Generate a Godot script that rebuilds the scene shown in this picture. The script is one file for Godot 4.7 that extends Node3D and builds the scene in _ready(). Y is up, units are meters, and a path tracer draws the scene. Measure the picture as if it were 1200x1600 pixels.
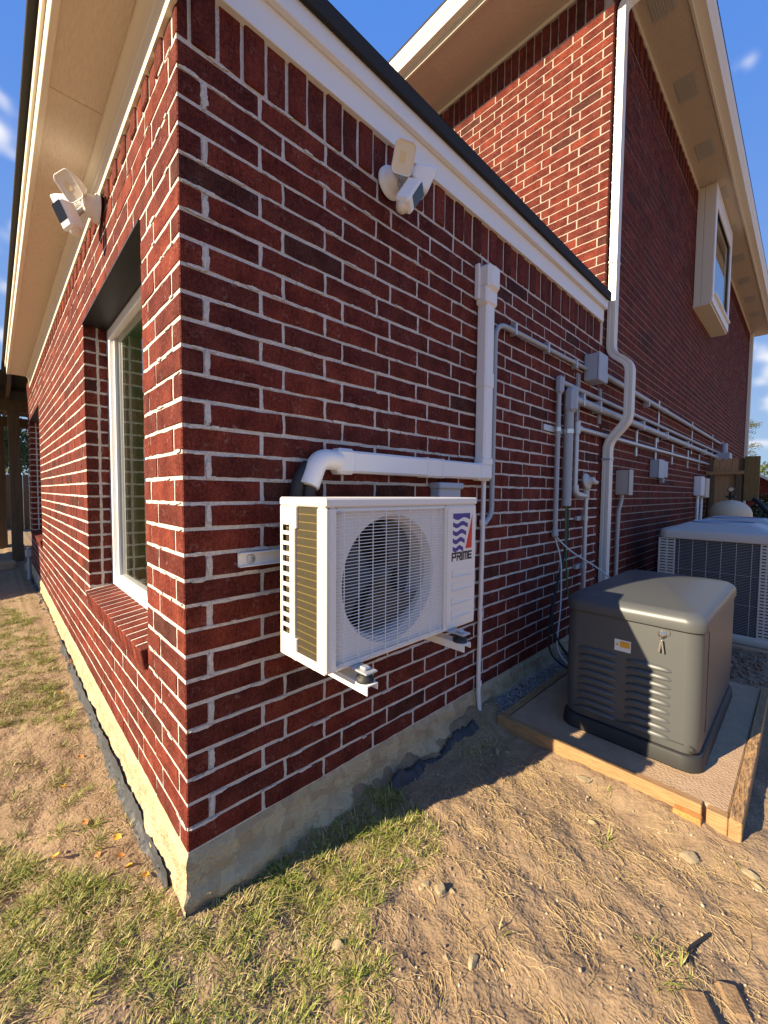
extends Node3D
# A brick house corner with a wall-hung condenser, a standby generator and conduits. y = 0 is the lowest brick bed; the soil lies near -0.18.

const COURSE := 0.0762
const SOIL := -0.18
const EYE := Vector3(-0.398, 1.105, 1.261)

class MB:
	var v := PackedVector3Array()
	var n := PackedVector3Array()
	var c := PackedColorArray()
	var ix := PackedInt32Array()
	var col := Color.WHITE
	var tinted := false
	func put(p: Vector3, nn: Vector3):
		v.append(p); n.append(nn); c.append(col)
	func tri(a: Vector3, b: Vector3, d: Vector3, out: Vector3):
		var nn := (b - a).cross(d - a)
		if nn.length_squared() < 1e-16: return
		nn = nn.normalized()
		var k := v.size()
		if nn.dot(out) > 0:
			put(a, nn); put(b, nn); put(d, nn); ix.append_array([k, k + 2, k + 1])
		else:
			put(a, -nn); put(b, -nn); put(d, -nn); ix.append_array([k, k + 1, k + 2])
	func quad(a: Vector3, b: Vector3, d: Vector3, e: Vector3, out: Vector3):
		var nn := (d - a).cross(e - b)
		if nn.length_squared() < 1e-16: return
		nn = nn.normalized()
		var k := v.size()
		if nn.dot(out) > 0:
			put(a, nn); put(b, nn); put(d, nn); put(e, nn); ix.append_array([k, k + 2, k + 1, k, k + 3, k + 2])
		else:
			put(a, -nn); put(b, -nn); put(d, -nn); put(e, -nn); ix.append_array([k, k + 1, k + 2, k, k + 2, k + 3])
	func box(ctr: Vector3, size: Vector3, bevel := 0.0, bs := Basis.IDENTITY):
		var h := size * 0.5
		var b: float = min(bevel, min(h.x, min(h.y, h.z)) * 0.9)
		var P := func(s: Vector3, k: int) -> Vector3:
			var q := Vector3(s.x * (h.x - b), s.y * (h.y - b), s.z * (h.z - b))
			q[k] = s[k] * h[k]
			return ctr + bs * q
		for k in 3:
			var k1 := (k + 1) % 3
			var k2 := (k + 2) % 3
			for s in [-1.0, 1.0]:
				var q: Array = []
				for w in [[-1, -1], [1, -1], [1, 1], [-1, 1]]:
					var sg := Vector3.ZERO
					sg[k] = s; sg[k1] = w[0]; sg[k2] = w[1]
					q.append(P.call(sg, k))
				var o := Vector3.ZERO
				o[k] = s
				quad(q[0], q[1], q[2], q[3], bs * o)
			if b > 0:
				for s1 in [-1.0, 1.0]:
					for s2 in [-1.0, 1.0]:
						var ca := Vector3.ZERO
						ca[k] = -1; ca[k1] = s1; ca[k2] = s2
						var cb := ca
						cb[k] = 1
						var o2 := ca
						o2[k] = 0
						quad(P.call(ca, k1), P.call(cb, k1), P.call(cb, k2), P.call(ca, k2), bs * o2)
		if b > 0:
			for sx in [-1.0, 1.0]:
				for sy in [-1.0, 1.0]:
					for sz in [-1.0, 1.0]:
						var s3 := Vector3(sx, sy, sz)
						tri(P.call(s3, 0), P.call(s3, 1), P.call(s3, 2), bs * s3)
	func span(a: Vector3, b: Vector3, bevel := 0.0):
		box((a + b) * 0.5, (b - a).abs(), bevel)
	# rows of points; smooth normals; ctr tells the inside
	func grid(rows: Array, wrap: bool, flip := false):
		var nr := rows.size()
		var nc: int = rows[0].size()
		var k := v.size()
		var nn := PackedVector3Array()
		nn.resize(nr * nc)
		var wc := nc if wrap else nc - 1
		for i in nr - 1:
			for j in wc:
				var j2 := (j + 1) % nc
				var a: Vector3 = rows[i][j]
				var b: Vector3 = rows[i][j2]
				var d: Vector3 = rows[i + 1][j2]
				var e: Vector3 = rows[i + 1][j]
				var f := (d - a).cross(e - b)
				if flip: f = -f
				nn[i * nc + j] += f; nn[i * nc + j2] += f; nn[(i + 1) * nc + j2] += f; nn[(i + 1) * nc + j] += f
				var q := [k + i * nc + j, k + i * nc + j2, k + (i + 1) * nc + j2, k + (i + 1) * nc + j]
				if flip: ix.append_array([q[0], q[1], q[2], q[0], q[2], q[3]])
				else: ix.append_array([q[0], q[2], q[1], q[0], q[3], q[2]])
		for i in nr:
			for j in nc:
				put(rows[i][j], nn[i * nc + j].normalized())
	func tube(pts: Array, r: float, sides := 10, caps := true, r2 := -1.0):
		var rows: Array = []
		var t0: Vector3 = (pts[1] - pts[0]).normalized()
		var up := Vector3.UP if abs(t0.y) < 0.9 else Vector3.RIGHT
		var x := up.cross(t0).normalized()
		var m := pts.size()
		for i in m:
			var t: Vector3
			if i == 0: t = t0
			elif i == m - 1: t = (pts[i] - pts[i - 1]).normalized()
			else: t = ((pts[i + 1] - pts[i]).normalized() + (pts[i] - pts[i - 1]).normalized()).normalized()
			x = (x - t * x.dot(t)).normalized()
			var y := t.cross(x)
			var rr := r if r2 < 0 else lerpf(r, r2, float(i) / (m - 1))
			var ring := PackedVector3Array()
			for j in sides:
				var a := TAU * j / sides
				ring.append(pts[i] + (x * cos(a) + y * sin(a)) * rr)
			rows.append(ring)
		grid(rows, true)
		if caps:
			for e in [0, m - 1]:
				var o: Vector3 = -t0 if e == 0 else (pts[m - 1] - pts[m - 2]).normalized()
				for j in sides:
					tri(pts[e], rows[e][j], rows[e][(j + 1) % sides], o)
	func lathe(prof: Array, seg: int, xf: Transform3D):
		var rows: Array = []
		for p in prof:
			var ring := PackedVector3Array()
			for j in seg:
				var a := TAU * j / seg
				ring.append(xf * Vector3(p.x * cos(a), p.y, p.x * sin(a)))
			rows.append(ring)
		grid(rows, true, false)
	func prism(poly: PackedVector2Array, depth: float, xf: Transform3D):
		var t := Geometry2D.triangulate_polygon(poly)
		var o := xf.basis * Vector3(0, 0, 1)
		for i in range(0, t.size(), 3):
			var q := [poly[t[i]], poly[t[i + 1]], poly[t[i + 2]]]
			tri(xf * Vector3(q[0].x, q[0].y, depth), xf * Vector3(q[1].x, q[1].y, depth), xf * Vector3(q[2].x, q[2].y, depth), o)
			tri(xf * Vector3(q[0].x, q[0].y, 0), xf * Vector3(q[1].x, q[1].y, 0), xf * Vector3(q[2].x, q[2].y, 0), -o)
		var sg := 1.0 if not Geometry2D.is_polygon_clockwise(poly) else -1.0
		for i in poly.size():
			var a := poly[i]
			var b := poly[(i + 1) % poly.size()]
			var w := Vector3(b.y - a.y, a.x - b.x, 0) * sg
			quad(xf * Vector3(a.x, a.y, 0), xf * Vector3(b.x, b.y, 0), xf * Vector3(b.x, b.y, depth), xf * Vector3(a.x, a.y, depth), xf.basis * w)
	func mesh() -> ArrayMesh:
		var a := []
		a.resize(Mesh.ARRAY_MAX)
		a[Mesh.ARRAY_VERTEX] = v
		a[Mesh.ARRAY_NORMAL] = n
		if tinted: a[Mesh.ARRAY_COLOR] = c
		a[Mesh.ARRAY_INDEX] = ix
		var m := ArrayMesh.new()
		m.add_surface_from_arrays(Mesh.PRIMITIVE_TRIANGLES, a)
		return m

var taken := {}
var M := {}
var rng := RandomNumberGenerator.new()

func numbered(s: String) -> String:
	taken[s] = taken.get(s, -1) + 1
	return s if taken[s] == 0 else "%s_%03d" % [s, taken[s]]

func thing(called: String, label: String, category: String, at := Vector3.ZERO, group := "") -> Node3D:
	var o := Node3D.new()
	o.name = numbered(called)
	o.position = at
	o.set_meta("label", label); o.set_meta("category", category)
	if group != "": o.set_meta("group", group)
	add_child(o)
	return o

# builds the mesh in world coordinates under a thing that may stand elsewhere
func part(called: String, mb: MB, m: Material, parent: Node3D, stuff := false) -> MeshInstance3D:
	var o := MeshInstance3D.new()
	o.name = called
	o.mesh = mb.mesh()
	o.material_override = m
	parent.add_child(o, true)
	var off := Vector3.ZERO
	var q: Node = parent
	while q != self and q is Node3D:
		off += q.position
		q = q.get_parent()
	o.position = -off
	if stuff: o.set_meta("kind", "stuff")
	return o

func single(called: String, mb: MB, m: Material, label: String, category: String, group := "") -> MeshInstance3D:
	var o := MeshInstance3D.new()
	o.name = numbered(called)
	o.mesh = mb.mesh(); o.material_override = m
	o.set_meta("label", label); o.set_meta("category", category)
	if group != "": o.set_meta("group", group)
	add_child(o)
	return o

func structure(called: String, mb: MB, m: Material) -> MeshInstance3D:
	var o := MeshInstance3D.new()
	o.name = called
	o.mesh = mb.mesh(); o.material_override = m
	o.set_meta("kind", "structure")
	add_child(o)
	return o

func rounded(pts: Array, r: float, k := 5) -> Array:
	var out := [pts[0]]
	for i in range(1, pts.size() - 1):
		var p: Vector3 = pts[i]
		var a: Vector3 = pts[i - 1] - p
		var b: Vector3 = pts[i + 1] - p
		var rr: float = min(r, min(a.length(), b.length()) * 0.49)
		var pa := p + a.normalized() * rr
		var pb := p + b.normalized() * rr
		for j in k + 1:
			var t := float(j) / k
			out.append(pa.lerp(p, t).lerp(p.lerp(pb, t), t))
	out.append(pts[-1])
	return out

func rring(cx: float, cz: float, hx: float, hz: float, rad: float, y: float, k := 5) -> PackedVector3Array:
	var out := PackedVector3Array()
	for q in 4:
		var sx: float = [1, -1, -1, 1][q]
		var sz: float = [1, 1, -1, -1][q]
		for j in k + 1:
			var a := PI / 2 * (q + float(j) / k)
			out.append(Vector3(cx + sx * (hx - rad) + cos(a) * rad, y, cz + sz * (hz - rad) + sin(a) * rad))
	return out

func rrect2(w: float, h: float, r: float, k := 4) -> PackedVector2Array:
	var out := PackedVector2Array()
	for q in 4:
		var sx: float = [1, -1, -1, 1][q]
		var sy: float = [1, 1, -1, -1][q]
		for j in k + 1:
			var a := PI / 2 * (q + float(j) / k)
			out.append(Vector2(sx * (w / 2 - r) + cos(a) * r, sy * (h / 2 - r) + sin(a) * r))
	return out

# ---------------------------------------------------------------- materials
func lin(r: float, g: float, b: float) -> Color:
	return Color(r, g, b).linear_to_srgb()

func mat(r: float, g: float, b: float, rough := 0.6, metal := 0.0) -> StandardMaterial3D:
	var m := StandardMaterial3D.new()
	m.albedo_color = lin(r, g, b)
	m.roughness = rough
	m.metallic = metal
	return m

func noise_bytes(size: int, freq: float, sd: int, oct := 4, kind := FastNoiseLite.TYPE_SIMPLEX_SMOOTH) -> PackedByteArray:
	var f := FastNoiseLite.new()
	f.seed = sd; f.frequency = freq; f.noise_type = kind
	f.fractal_octaves = oct
	var im := f.get_seamless_image(size, size)
	im.convert(Image.FORMAT_L8)
	return im.get_data()

func paint(size: int, fn: Callable) -> ImageTexture:
	var d := PackedByteArray()
	d.resize(size * size * 3)
	for i in size * size:
		var q: Color = fn.call(i)
		q = q.linear_to_srgb()
		d[i * 3] = clampi(int(q.r * 255), 0, 255); d[i * 3 + 1] = clampi(int(q.g * 255), 0, 255); d[i * 3 + 2] = clampi(int(q.b * 255), 0, 255)
	return ImageTexture.create_from_image(Image.create_from_data(size, size, false, Image.FORMAT_RGB8, d))

func relief(bytes: PackedByteArray, size: int, strength: float) -> ImageTexture:
	var im := Image.create_from_data(size, size, false, Image.FORMAT_L8, bytes)
	im.convert(Image.FORMAT_RGBA8)
	im.bump_map_to_normal_map(strength)
	return ImageTexture.create_from_image(im)

func surf(t: Texture2D, nrm: Texture2D, scale: Vector3, rough := 0.85, tint := Color.WHITE, depth := 1.0) -> StandardMaterial3D:
	var m := StandardMaterial3D.new()
	m.albedo_texture = t
	m.albedo_color = tint
	m.roughness = rough
	m.uv1_triplanar = true
	m.uv1_world_triplanar = true
	m.uv1_scale = scale
	if nrm:
		m.normal_enabled = true
		m.normal_texture = nrm
		m.normal_scale = depth
	return m

func make_materials():
	var S := 512
	var a := noise_bytes(S, 0.006, 1, 4)
	var b := noise_bytes(S, 0.05, 2, 4)
	var g := noise_bytes(S, 0.16, 3, 3)
	var w := noise_bytes(S, 0.011, 4, 5)
	# brick clay: dark red body, dark pits, burnt patches, some pale lime bloom
	var brick := paint(S, func(i):
		var x: int = i % S
		var y: int = i / S
		var stripe: float = g[((y / 10) % S) * S + x] / 255.0
		var t: float = clampf(0.22 + 0.55 * (b[i] / 255.0) + 0.6 * (a[i] / 255.0 - 0.5) + 0.55 * (stripe - 0.5), 0, 1)
		var q := Color(0.092, 0.017, 0.014).lerp(Color(0.33, 0.080, 0.052), t)
		if g[i] < 84: q = q * 0.45
		var bloom: float = clampf((w[i] / 255.0 - 0.70) * 5.0, 0, 1) * clampf((b[i] / 255.0 - 0.45) * 3.0, 0, 1)
		return q.lerp(Color(0.36, 0.27, 0.25), bloom * 0.5))
	var bump := PackedByteArray()
	bump.resize(S * S)
	for i in S * S:
		var x2: int = i % S
		var y2: int = i / S
		bump[i] = clampi(int(0.45 * b[i] + 0.3 * g[i] + 0.3 * g[((y2 / 10) % S) * S + x2]), 0, 255)
	var brick_n := relief(bump, S, 9.0)
	M.bricks = []
	var tones := [Color(.60, .60, .62), Color(.68, .65, .65), Color(.54, .52, .56), Color(.82, .74, .68), Color(.72, .62, .60), Color(.57, .60, .62)]
	for t in tones:
		M.bricks.append(surf(brick, brick_n, Vector3(2.3, 2.3, 2.3), 0.88, t.linear_to_srgb(), 1.0))
		M.bricks[-1].metallic_specular = 0.25
	M.burnt = surf(brick, brick_n, Vector3(2.3, 2.3, 2.3), 0.85, Color(.36, .52, .58).linear_to_srgb(), 0.8)
	M.brick_mass = surf(brick, brick_n, Vector3(2.3, 2.3, 2.3), 0.82, Color.WHITE, 0.8)
	M.brick_mass.vertex_color_use_as_albedo = true
	M.brick_mass.metallic_specular = 0.25
	M.burnt.metallic_specular = 0.25
	var mortar := paint(S, func(i):
		var t: float = b[i] / 255.0 * 0.5 + g[i] / 255.0 * 0.3 + w[i] / 255.0 * 0.2
		return Color(0.42, 0.37, 0.33).lerp(Color(0.70, 0.64, 0.58), clampf(t * 1.5 - 0.2, 0, 1)))
	M.mortar_old = surf(mortar, relief(b, S, 6.0), Vector3(3, 3, 3), 0.95, lin(.66, .58, .52))
	M.mortar = surf(mortar, relief(b, S, 6.0), Vector3(3, 3, 3), 0.95)
	var dirt := paint(S, func(i):
		var t: float = clampf(a[i] / 255.0 * 0.45 + b[i] / 255.0 * 0.4 + g[i] / 255.0 * 0.15, 0, 1)
		var q := Color(0.155, 0.100, 0.056).lerp(Color(0.355, 0.248, 0.146), t)
		if g[i] > 205: q = q.lerp(Color(0.52, 0.44, 0.32), 0.6)
		return q)
	var clod := PackedByteArray()
	clod.resize(S * S)
	for i in S * S: clod[i] = clampi(int(0.5 * b[i] + 0.25 * g[i] + 0.25 * w[i]), 0, 255)
	M.dirt = surf(dirt, relief(clod, S, 7.0), Vector3(1.1, 1.1, 1.1), 0.97)
	var conc := paint(S, func(i):
		var t: float = clampf(a[i] / 255.0 * 0.5 + b[i] / 255.0 * 0.35 + g[i] / 255.0 * 0.15, 0, 1)
		var q := Color(0.33, 0.255, 0.145).lerp(Color(0.62, 0.51, 0.32), t)
		if w[i] > 150: q = q.lerp(Color(0.30, 0.22, 0.13), 0.5)
		return q)
	M.footing = surf(conc, relief(clod, S, 14.0), Vector3(1.7, 1.7, 1.7), 0.95)
	var flat_conc := paint(S, func(i):
		var t: float = clampf(a[i] / 255.0 * 0.35 + b[i] / 255.0 * 0.4 + g[i] / 255.0 * 0.25, 0, 1)
		return Color(0.34, 0.265, 0.185).lerp(Color(0.58, 0.48, 0.36), t))
	M.slab = surf(flat_conc, relief(b, S, 4.0), Vector3(2.5, 2.5, 2.5), 0.95, lin(.86, .72, .60))
	var wood := paint(S, func(i):
		var t: float = clampf(b[i] / 255.0 * 0.6 + a[i] / 255.0 * 0.5, 0, 1)
		return Color(0.30, 0.17, 0.075).lerp(Color(0.58, 0.38, 0.19), t))
	var wood_n := relief(b, S, 4.0)
	M.wood_z = surf(wood, wood_n, Vector3(3.5, 3.5, 0.28), 0.85, lin(.72, .66, .60))
	M.wood_x = surf(wood, wood_n, Vector3(0.28, 3.5, 3.5), 0.8, lin(.7, .66, .6))
	M.wood_y = surf(wood, wood_n, Vector3(5, 0.5, 5), 0.85, lin(.85, .8, .75))
	M.wood_old = surf(wood, wood_n, Vector3(5, 0.5, 5), 0.9, lin(.28, .30, .34))
	M.stake = surf(wood, wood_n, Vector3(8, 0.8, 8), 0.8, lin(1.0, .72, .42))
	var fibre := paint(S, func(i):
		var t: float = b[i] / 255.0
		return Color(0.56, 0.47, 0.37).lerp(Color(0.63, 0.54, 0.43), t))
	M.soffit = surf(fibre, relief(b, S, 5.0), Vector3(5, 5, 0.6), 0.65)
	M.soffit_x = surf(fibre, relief(b, S, 5.0), Vector3(0.6, 5, 5), 0.65, lin(.9, .9, .9))
	M.cream = mat(.66, .60, .48, 0.5)
	M.trim = mat(.78, .76, .73, 0.5)
	M.white = mat(.80, .78, .74, 0.42)
	M.vinyl = mat(.82, .82, .81, 0.35)
	M.duct = mat(.78, .75, .72, 0.35)
	M.black = mat(.012, .011, .011, 0.7)
	M.lintel = mat(.010, .010, .011, 0.45)
	M.rubber = mat(.02, .02, .02, 0.6)
	M.galv = mat(.50, .51, .52, 0.42, 0.55)
	M.pvc = mat(.36, .37, .38, 0.42)
	M.box = mat(.36, .39, .44, 0.5)
	M.box_tan = mat(.42, .40, .36, 0.55)
	M.spout = mat(.74, .70, .62, 0.4)
	M.casing = mat(.78, .73, .66, 0.38)
	M.coil = surf(paint(S, func(i):
		var y: int = i / S
		return Color(.15, .105, .026) if (y % 32) < 4 else Color(.036, .028, .012).lerp(Color(.052, .042, .020), b[i] / 255.0)), null, Vector3(2.7, 2.7, 2.7), 0.5)
	M.fins = mat(.06, .06, .06, 0.6, 0.3)  # near black: the shade on the coil is put into this colour
	M.fan = mat(.045, .042, .04, 0.45)
	M.purple = mat(.055, .035, .23, 0.5)
	M.red = mat(.62, .03, .02, 0.5)
	M.ink = mat(.015, .012, .014, 0.5)
	M.gen = mat(.074, .078, .079, 0.40)
	M.gen_base = mat(.022, .022, .022, 0.65)
	M.steel = mat(.62, .60, .57, 0.25, 0.9)
	M.label = mat(.75, .74, .70, 0.5)
	M.orange = mat(.75, .38, .03, 0.5)
	M.cu = mat(.52, .49, .44, 0.5)
	M.tank = mat(.62, .50, .33, 0.5)
	M.lamp = mat(.82, .81, .80, 0.35)
	M.led = mat(.70, .58, .36, 0.35)
	M.lens = mat(.72, .66, .55, 0.25)
	M.camglass = mat(.012, .010, .012, 0.08)
	M.fabric = mat(.035, .038, .043, 0.6)
	M.stone = surf(conc, relief(b, S, 6.0), Vector3(9, 9, 9), 0.9, lin(.66, .66, .66))
	M.flag = surf(conc, relief(clod, S, 10.0), Vector3(4, 4, 4), 0.92, lin(.55, .44, .38))
	M.shingle = mat(.018, .017, .017, 0.9)
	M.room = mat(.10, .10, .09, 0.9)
	M.green_wire = mat(.02, .16, .03, 0.45)
	M.white_wire = mat(.62, .60, .54, 0.45)
	M.gauge = mat(.02, .02, .02, 0.4)
	M.hose = mat(.02, .02, .022, 0.5)
	M.board = surf(wood, wood_n, Vector3(5, 1.0, 5), 0.9, lin(.40, .44, .34))
	M.glass = StandardMaterial3D.new()
	M.glass.albedo_color = Color(0.10, 0.16, 0.09, 0.42)
	M.glass.transparency = BaseMaterial3D.TRANSPARENCY_ALPHA
	M.glass.roughness = 0.0
	M.glass.metallic_specular = 0.9
	var leafm := StandardMaterial3D.new()
	leafm.vertex_color_use_as_albedo = true
	leafm.roughness = 0.7
	leafm.backlight = Color(.25, .3, .1)
	M.leaf = leafm
	M.blade = leafm

# ---------------------------------------------------------------- bricks
# a brick lying face out along +z, ragged edges, 48 triangles or fewer
func brick_shape(mb: MB, w: float, h: float, xf: Transform3D, sd: int):
	var r := RandomNumberGenerator.new()
	r.seed = sd
	var nx := 6 if w > 0.12 else 3
	var ny := 3 if h < 0.12 else 6
	var edge: Array = []
	for i in nx: edge.append(Vector2(-w / 2 + w * i / nx, -h / 2))
	for i in ny: edge.append(Vector2(w / 2, -h / 2 + h * i / ny))
	for i in nx: edge.append(Vector2(w / 2 - w * i / nx, h / 2))
	for i in ny: edge.append(Vector2(-w / 2, h / 2 - h * i / ny))
	var fr: Array = []
	var bk: Array = []
	for e in edge:
		var q: Vector2 = e + Vector2(r.randf_range(-1, 1), r.randf_range(-1, 1)) * 0.0019
		var ins := 0.0006 + r.randf() * 0.0012
		fr.append(xf * Vector3(q.x - sign(q.x) * ins, q.y - sign(q.y) * ins, r.randf_range(-0.0006, 0.0003)))
		bk.append(xf * Vector3(q.x, q.y, -0.012))
	var z := xf.basis.z
	var m := edge.size()
	var mid := xf * Vector3(0, 0, 0.0003)
	for i in m:
		var j := (i + 1) % m
		mb.tri(mid, fr[i], fr[j], z)
		mb.quad(fr[i], fr[j], bk[j], bk[i], (fr[i] - mid))

func brick_plain(mb: MB, w: float, h: float, xf: Transform3D):
	var b := 0.0012
	var f := [Vector3(-w / 2 + b, -h / 2 + b, 0), Vector3(w / 2 - b, -h / 2 + b, 0), Vector3(w / 2 - b, h / 2 - b, 0), Vector3(-w / 2 + b, h / 2 - b, 0)]
	var k := [Vector3(-w / 2, -h / 2, -0.012), Vector3(w / 2, -h / 2, -0.012), Vector3(w / 2, h / 2, -0.012), Vector3(-w / 2, h / 2, -0.012)]
	mb.quad(xf * f[0], xf * f[1], xf * f[2], xf * f[3], xf.basis.z)
	for i in 4:
		var j := (i + 1) % 4
		mb.quad(xf * f[i], xf * f[j], xf * k[j], xf * k[i], xf * (f[i] + f[j]) - xf * Vector3.ZERO)

var shapes := {}
func shape_for(w: float, h: float, r: RandomNumberGenerator) -> ArrayMesh:
	var key := "%d_%d_%d" % [roundi(w * 250), roundi(h * 250), r.randi() % 3]
	if not shapes.has(key):
		var mb := MB.new()
		brick_shape(mb, w, h, Transform3D.IDENTITY, key.hash())
		shapes[key] = mb.mesh()
	return shapes[key]

# list: [wall node, transform, w, h]; corner bricks have a fifth entry, their size
func lay_bricks(list: Array, limit: int, ragged: bool, masses: Dictionary):
	var r := RandomNumberGenerator.new()
	r.seed = 77
	var fwd := Vector3(0.6916, -0.0477, -0.7207)
	for e in list:
		var p: Vector3 = e[1].origin
		var d := p - EYE
		var dep := d.dot(fwd)
		var side := d - fwd * dep
		var face := absf(e[1].basis.z.dot(d.normalized()))
		if e.size() > 4: face = max(face, 0.4)
		var area: float = e[2] * e[3] * face / (dep * dep)
		if dep < 0.1 or absf(side.y) / dep > 1.28 or absf((d.x * 0.7218 + d.z * 0.692)) / dep > 0.96: area *= 0.001
		e.append(area)
	list.sort_custom(func(x, y): return x[-1] > y[-1])
	var mbs := {}
	for i in list.size():
		var e: Array = list[i]
		var tone := r.randi() % 6
		var burnt := r.randf() < 0.035
		if i < limit:
			var o := MeshInstance3D.new()
			o.name = "brick"
			if e.size() > 5:
				var key := "corner_%d_%d" % [roundi(e[4].x * 1000), roundi(e[4].y * 100)]
				if not shapes.has(key):
					var cb := MB.new()
					cb.box(Vector3.ZERO, e[4], 0.0035)
					shapes[key] = cb.mesh()
				o.mesh = shapes[key]
			else:
				o.mesh = shape_for(e[2], e[3], r)
			o.material_override = M.burnt if burnt else M.bricks[tone]
			e[0].add_child(o, true)
			o.transform = e[1]
		else:
			if not mbs.has(e[0]):
				mbs[e[0]] = MB.new()
				mbs[e[0]].tinted = true
			var mb: MB = mbs[e[0]]
			var al: Color = M.bricks[tone].albedo_color.srgb_to_linear()
			mb.col = Color(.36, .52, .58) if burnt else al
			if e.size() > 5: mb.box(e[1].origin, e[4], 0.0035)
			elif ragged: brick_shape(mb, e[2], e[3], e[1], i)
			else: brick_plain(mb, e[2], e[3], e[1])
	for wall in mbs:
		part("smaller_bricks", mbs[wall], M.brick_mass, wall, true)

func row_spans(first: float, length: float, r: RandomNumberGenerator) -> Array:
	var out: Array = []
	var x := first
	while x < length - 0.02:
		var w := 0.244 + r.randf_range(-0.003, 0.003)
		var e: float = min(x + w, length)
		if length - e < 0.045: e = length
		out.append([x, e])
		x = e + 0.010
	return out

func cut(spans: Array, a: float, b: float) -> Array:
	var out: Array = []
	for s in spans:
		if s[1] <= a or s[0] >= b: out.append(s)
		else:
			if a - s[0] > 0.025: out.append([s[0], a])
			if s[1] - b > 0.025: out.append([b, s[1]])
	return out

func holder(called: String, parent: Node3D) -> Node3D:
	var o := Node3D.new()
	o.name = called
	parent.add_child(o, true)
	return o

# ---------------------------------------------------------------- main
func _ready():
	rng.seed = 4242
	var cam := Camera3D.new()
	cam.name = "camera"
	cam.fov = 102.95
	cam.near = 0.02
	cam.far = 900.0
	cam.transform = Transform3D(Basis(Vector3(0.72178, 0.00891, 0.69207), Vector3(0.02662, 0.99882, -0.04062), Vector3(-0.69161, 0.04774, 0.72069)).orthonormalized(), EYE)
	add_child(cam)
	cam.current = true
	make_sky()
	var sun := DirectionalLight3D.new()
	sun.name = "sun"
	sun.light_color = Color(1.0, 0.92, 0.78)
	sun.light_energy = 1.6
	sun.light_angular_distance = 0.5
	sun.shadow_enabled = true
	add_child(sun)
	sun.look_at_from_position(Vector3.ZERO, Vector3(1.0, -0.52, 0.285), Vector3.UP)
	make_materials()
	build_ground()
	build_extension()
	build_house()
	build_downspout()
	build_condenser()
	build_line_cover()
	build_conduits()
	build_floodlights()
	build_generator()
	build_big_units()
	build_far_right()
	build_far_left()
	build_litter()

func make_sky():
	var W := 1024
	var H := 512
	var f := FastNoiseLite.new()
	f.seed = 9; f.frequency = 2.1; f.fractal_octaves = 5
	var im := Image.create(W, H, false, Image.FORMAT_RGBF)
	for y in H:
		var th := PI * (y + 0.5) / H
		var up := cos(th)
		for x in W:
			var ph := TAU * (x + 0.5) / W
			var d := Vector3(sin(ph) * sin(th), up, -cos(ph) * sin(th))
			var c: Color
			if up > 0:
				var t := pow(1.0 - up, 2.6)
				c = Color(0.036, 0.107, 0.320).lerp(Color(0.185, 0.255, 0.325), t)
				var q := d / (up + 0.18)
				var k := f.get_noise_3d(q.x * 0.9, up * 1.5, q.z * 0.9) * 0.5 + f.get_noise_3d(d.x * 4.0, d.y * 7.0, d.z * 4.0) * 0.5
				var low := 0.13 * smoothstep(0.32, 0.12, up)
				var wisp: float = 0.22 * exp(-pow(d.distance_to(Vector3(0.0, 0.5, -0.866)) / 0.16, 2)) + 0.20 * exp(-pow(d.distance_to(Vector3(0.978, 0.19, -0.03)) / 0.10, 2))
				var cover := smoothstep(0.25, 0.50, k + low + wisp)
				cover *= smoothstep(0.0, 0.06, up) * 0.9
				c = c.lerp(Color(0.44, 0.43, 0.43), cover)
			else:
				c = Color(0.20, 0.16, 0.11)
			im.set_pixel(x, y, c)
	var pm := PanoramaSkyMaterial.new()
	pm.panorama = ImageTexture.create_from_image(im)
	var sky := Sky.new()
	sky.sky_material = pm
	var env := Environment.new()
	env.background_mode = Environment.BG_SKY
	env.sky = sky
	env.tonemap_mode = Environment.TONE_MAPPER_LINEAR
	env.tonemap_exposure = 2.5
	env.sdfgi_enabled = true
	env.ssao_enabled = true
	env.ssil_enabled = true
	var we := WorldEnvironment.new()
	we.name = "environment"
	we.environment = env
	add_child(we)

# ---------------------------------------------------------------- ground
var gn := FastNoiseLite.new()
func soil(x: float, z: float) -> float:
	var y := SOIL + gn.get_noise_2d(x * 1.3, z * 1.3) * 0.03 + gn.get_noise_2d(x * 8 + 50, z * 8) * 0.012 + gn.get_noise_2d(x * 30, z * 30 + 90) * 0.0045
	y += 0.07 * exp(-pow((x - 1.48) / 0.28, 2) - pow(z / 0.16, 2))
	if x > 0.2 and z > -0.1: y += (0.05 + 0.09 * gn.get_noise_2d(x * 3.1 + 7, z * 4)) * exp(-maxf(z, 0.0) / 0.055) * smoothstep(0.2, 0.6, x)
	y += 0.022 * exp(-pow((x - 1.54) / 0.08, 2)) * smoothstep(0.25, 0.5, z) * smoothstep(1.15, 0.95, z)
	if x < 0.0: y += 0.05 * smoothstep(-1.2, -4.0, z) * smoothstep(-0.5, -0.02, x)
	return y

func build_ground():
	gn.seed = 31; gn.frequency = 1.0; gn.fractal_octaves = 3
	var ax := func(ctr: float, half: float, n: int) -> PackedFloat32Array:
		var out := PackedFloat32Array()
		for i in range(-14, 0): out.append(ctr - half - 0.2 * pow(1.68, -i))
		for i in n + 1: out.append(ctr - half + 2 * half * i / n)
		for i in range(1, 15): out.append(ctr + half + 0.2 * pow(1.68, i))
		return out
	var xs: PackedFloat32Array = ax.call(0.6, 1.7, 200)
	var zs: PackedFloat32Array = ax.call(-0.6, 2.2, 240)
	var rows: Array = []
	for z in zs:
		var row := PackedVector3Array()
		for x in xs: row.append(Vector3(x, soil(x, z), z))
		rows.append(row)
	var mb := MB.new()
	mb.grid(rows, false, true)
	structure("ground", mb, M.dirt)

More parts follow.
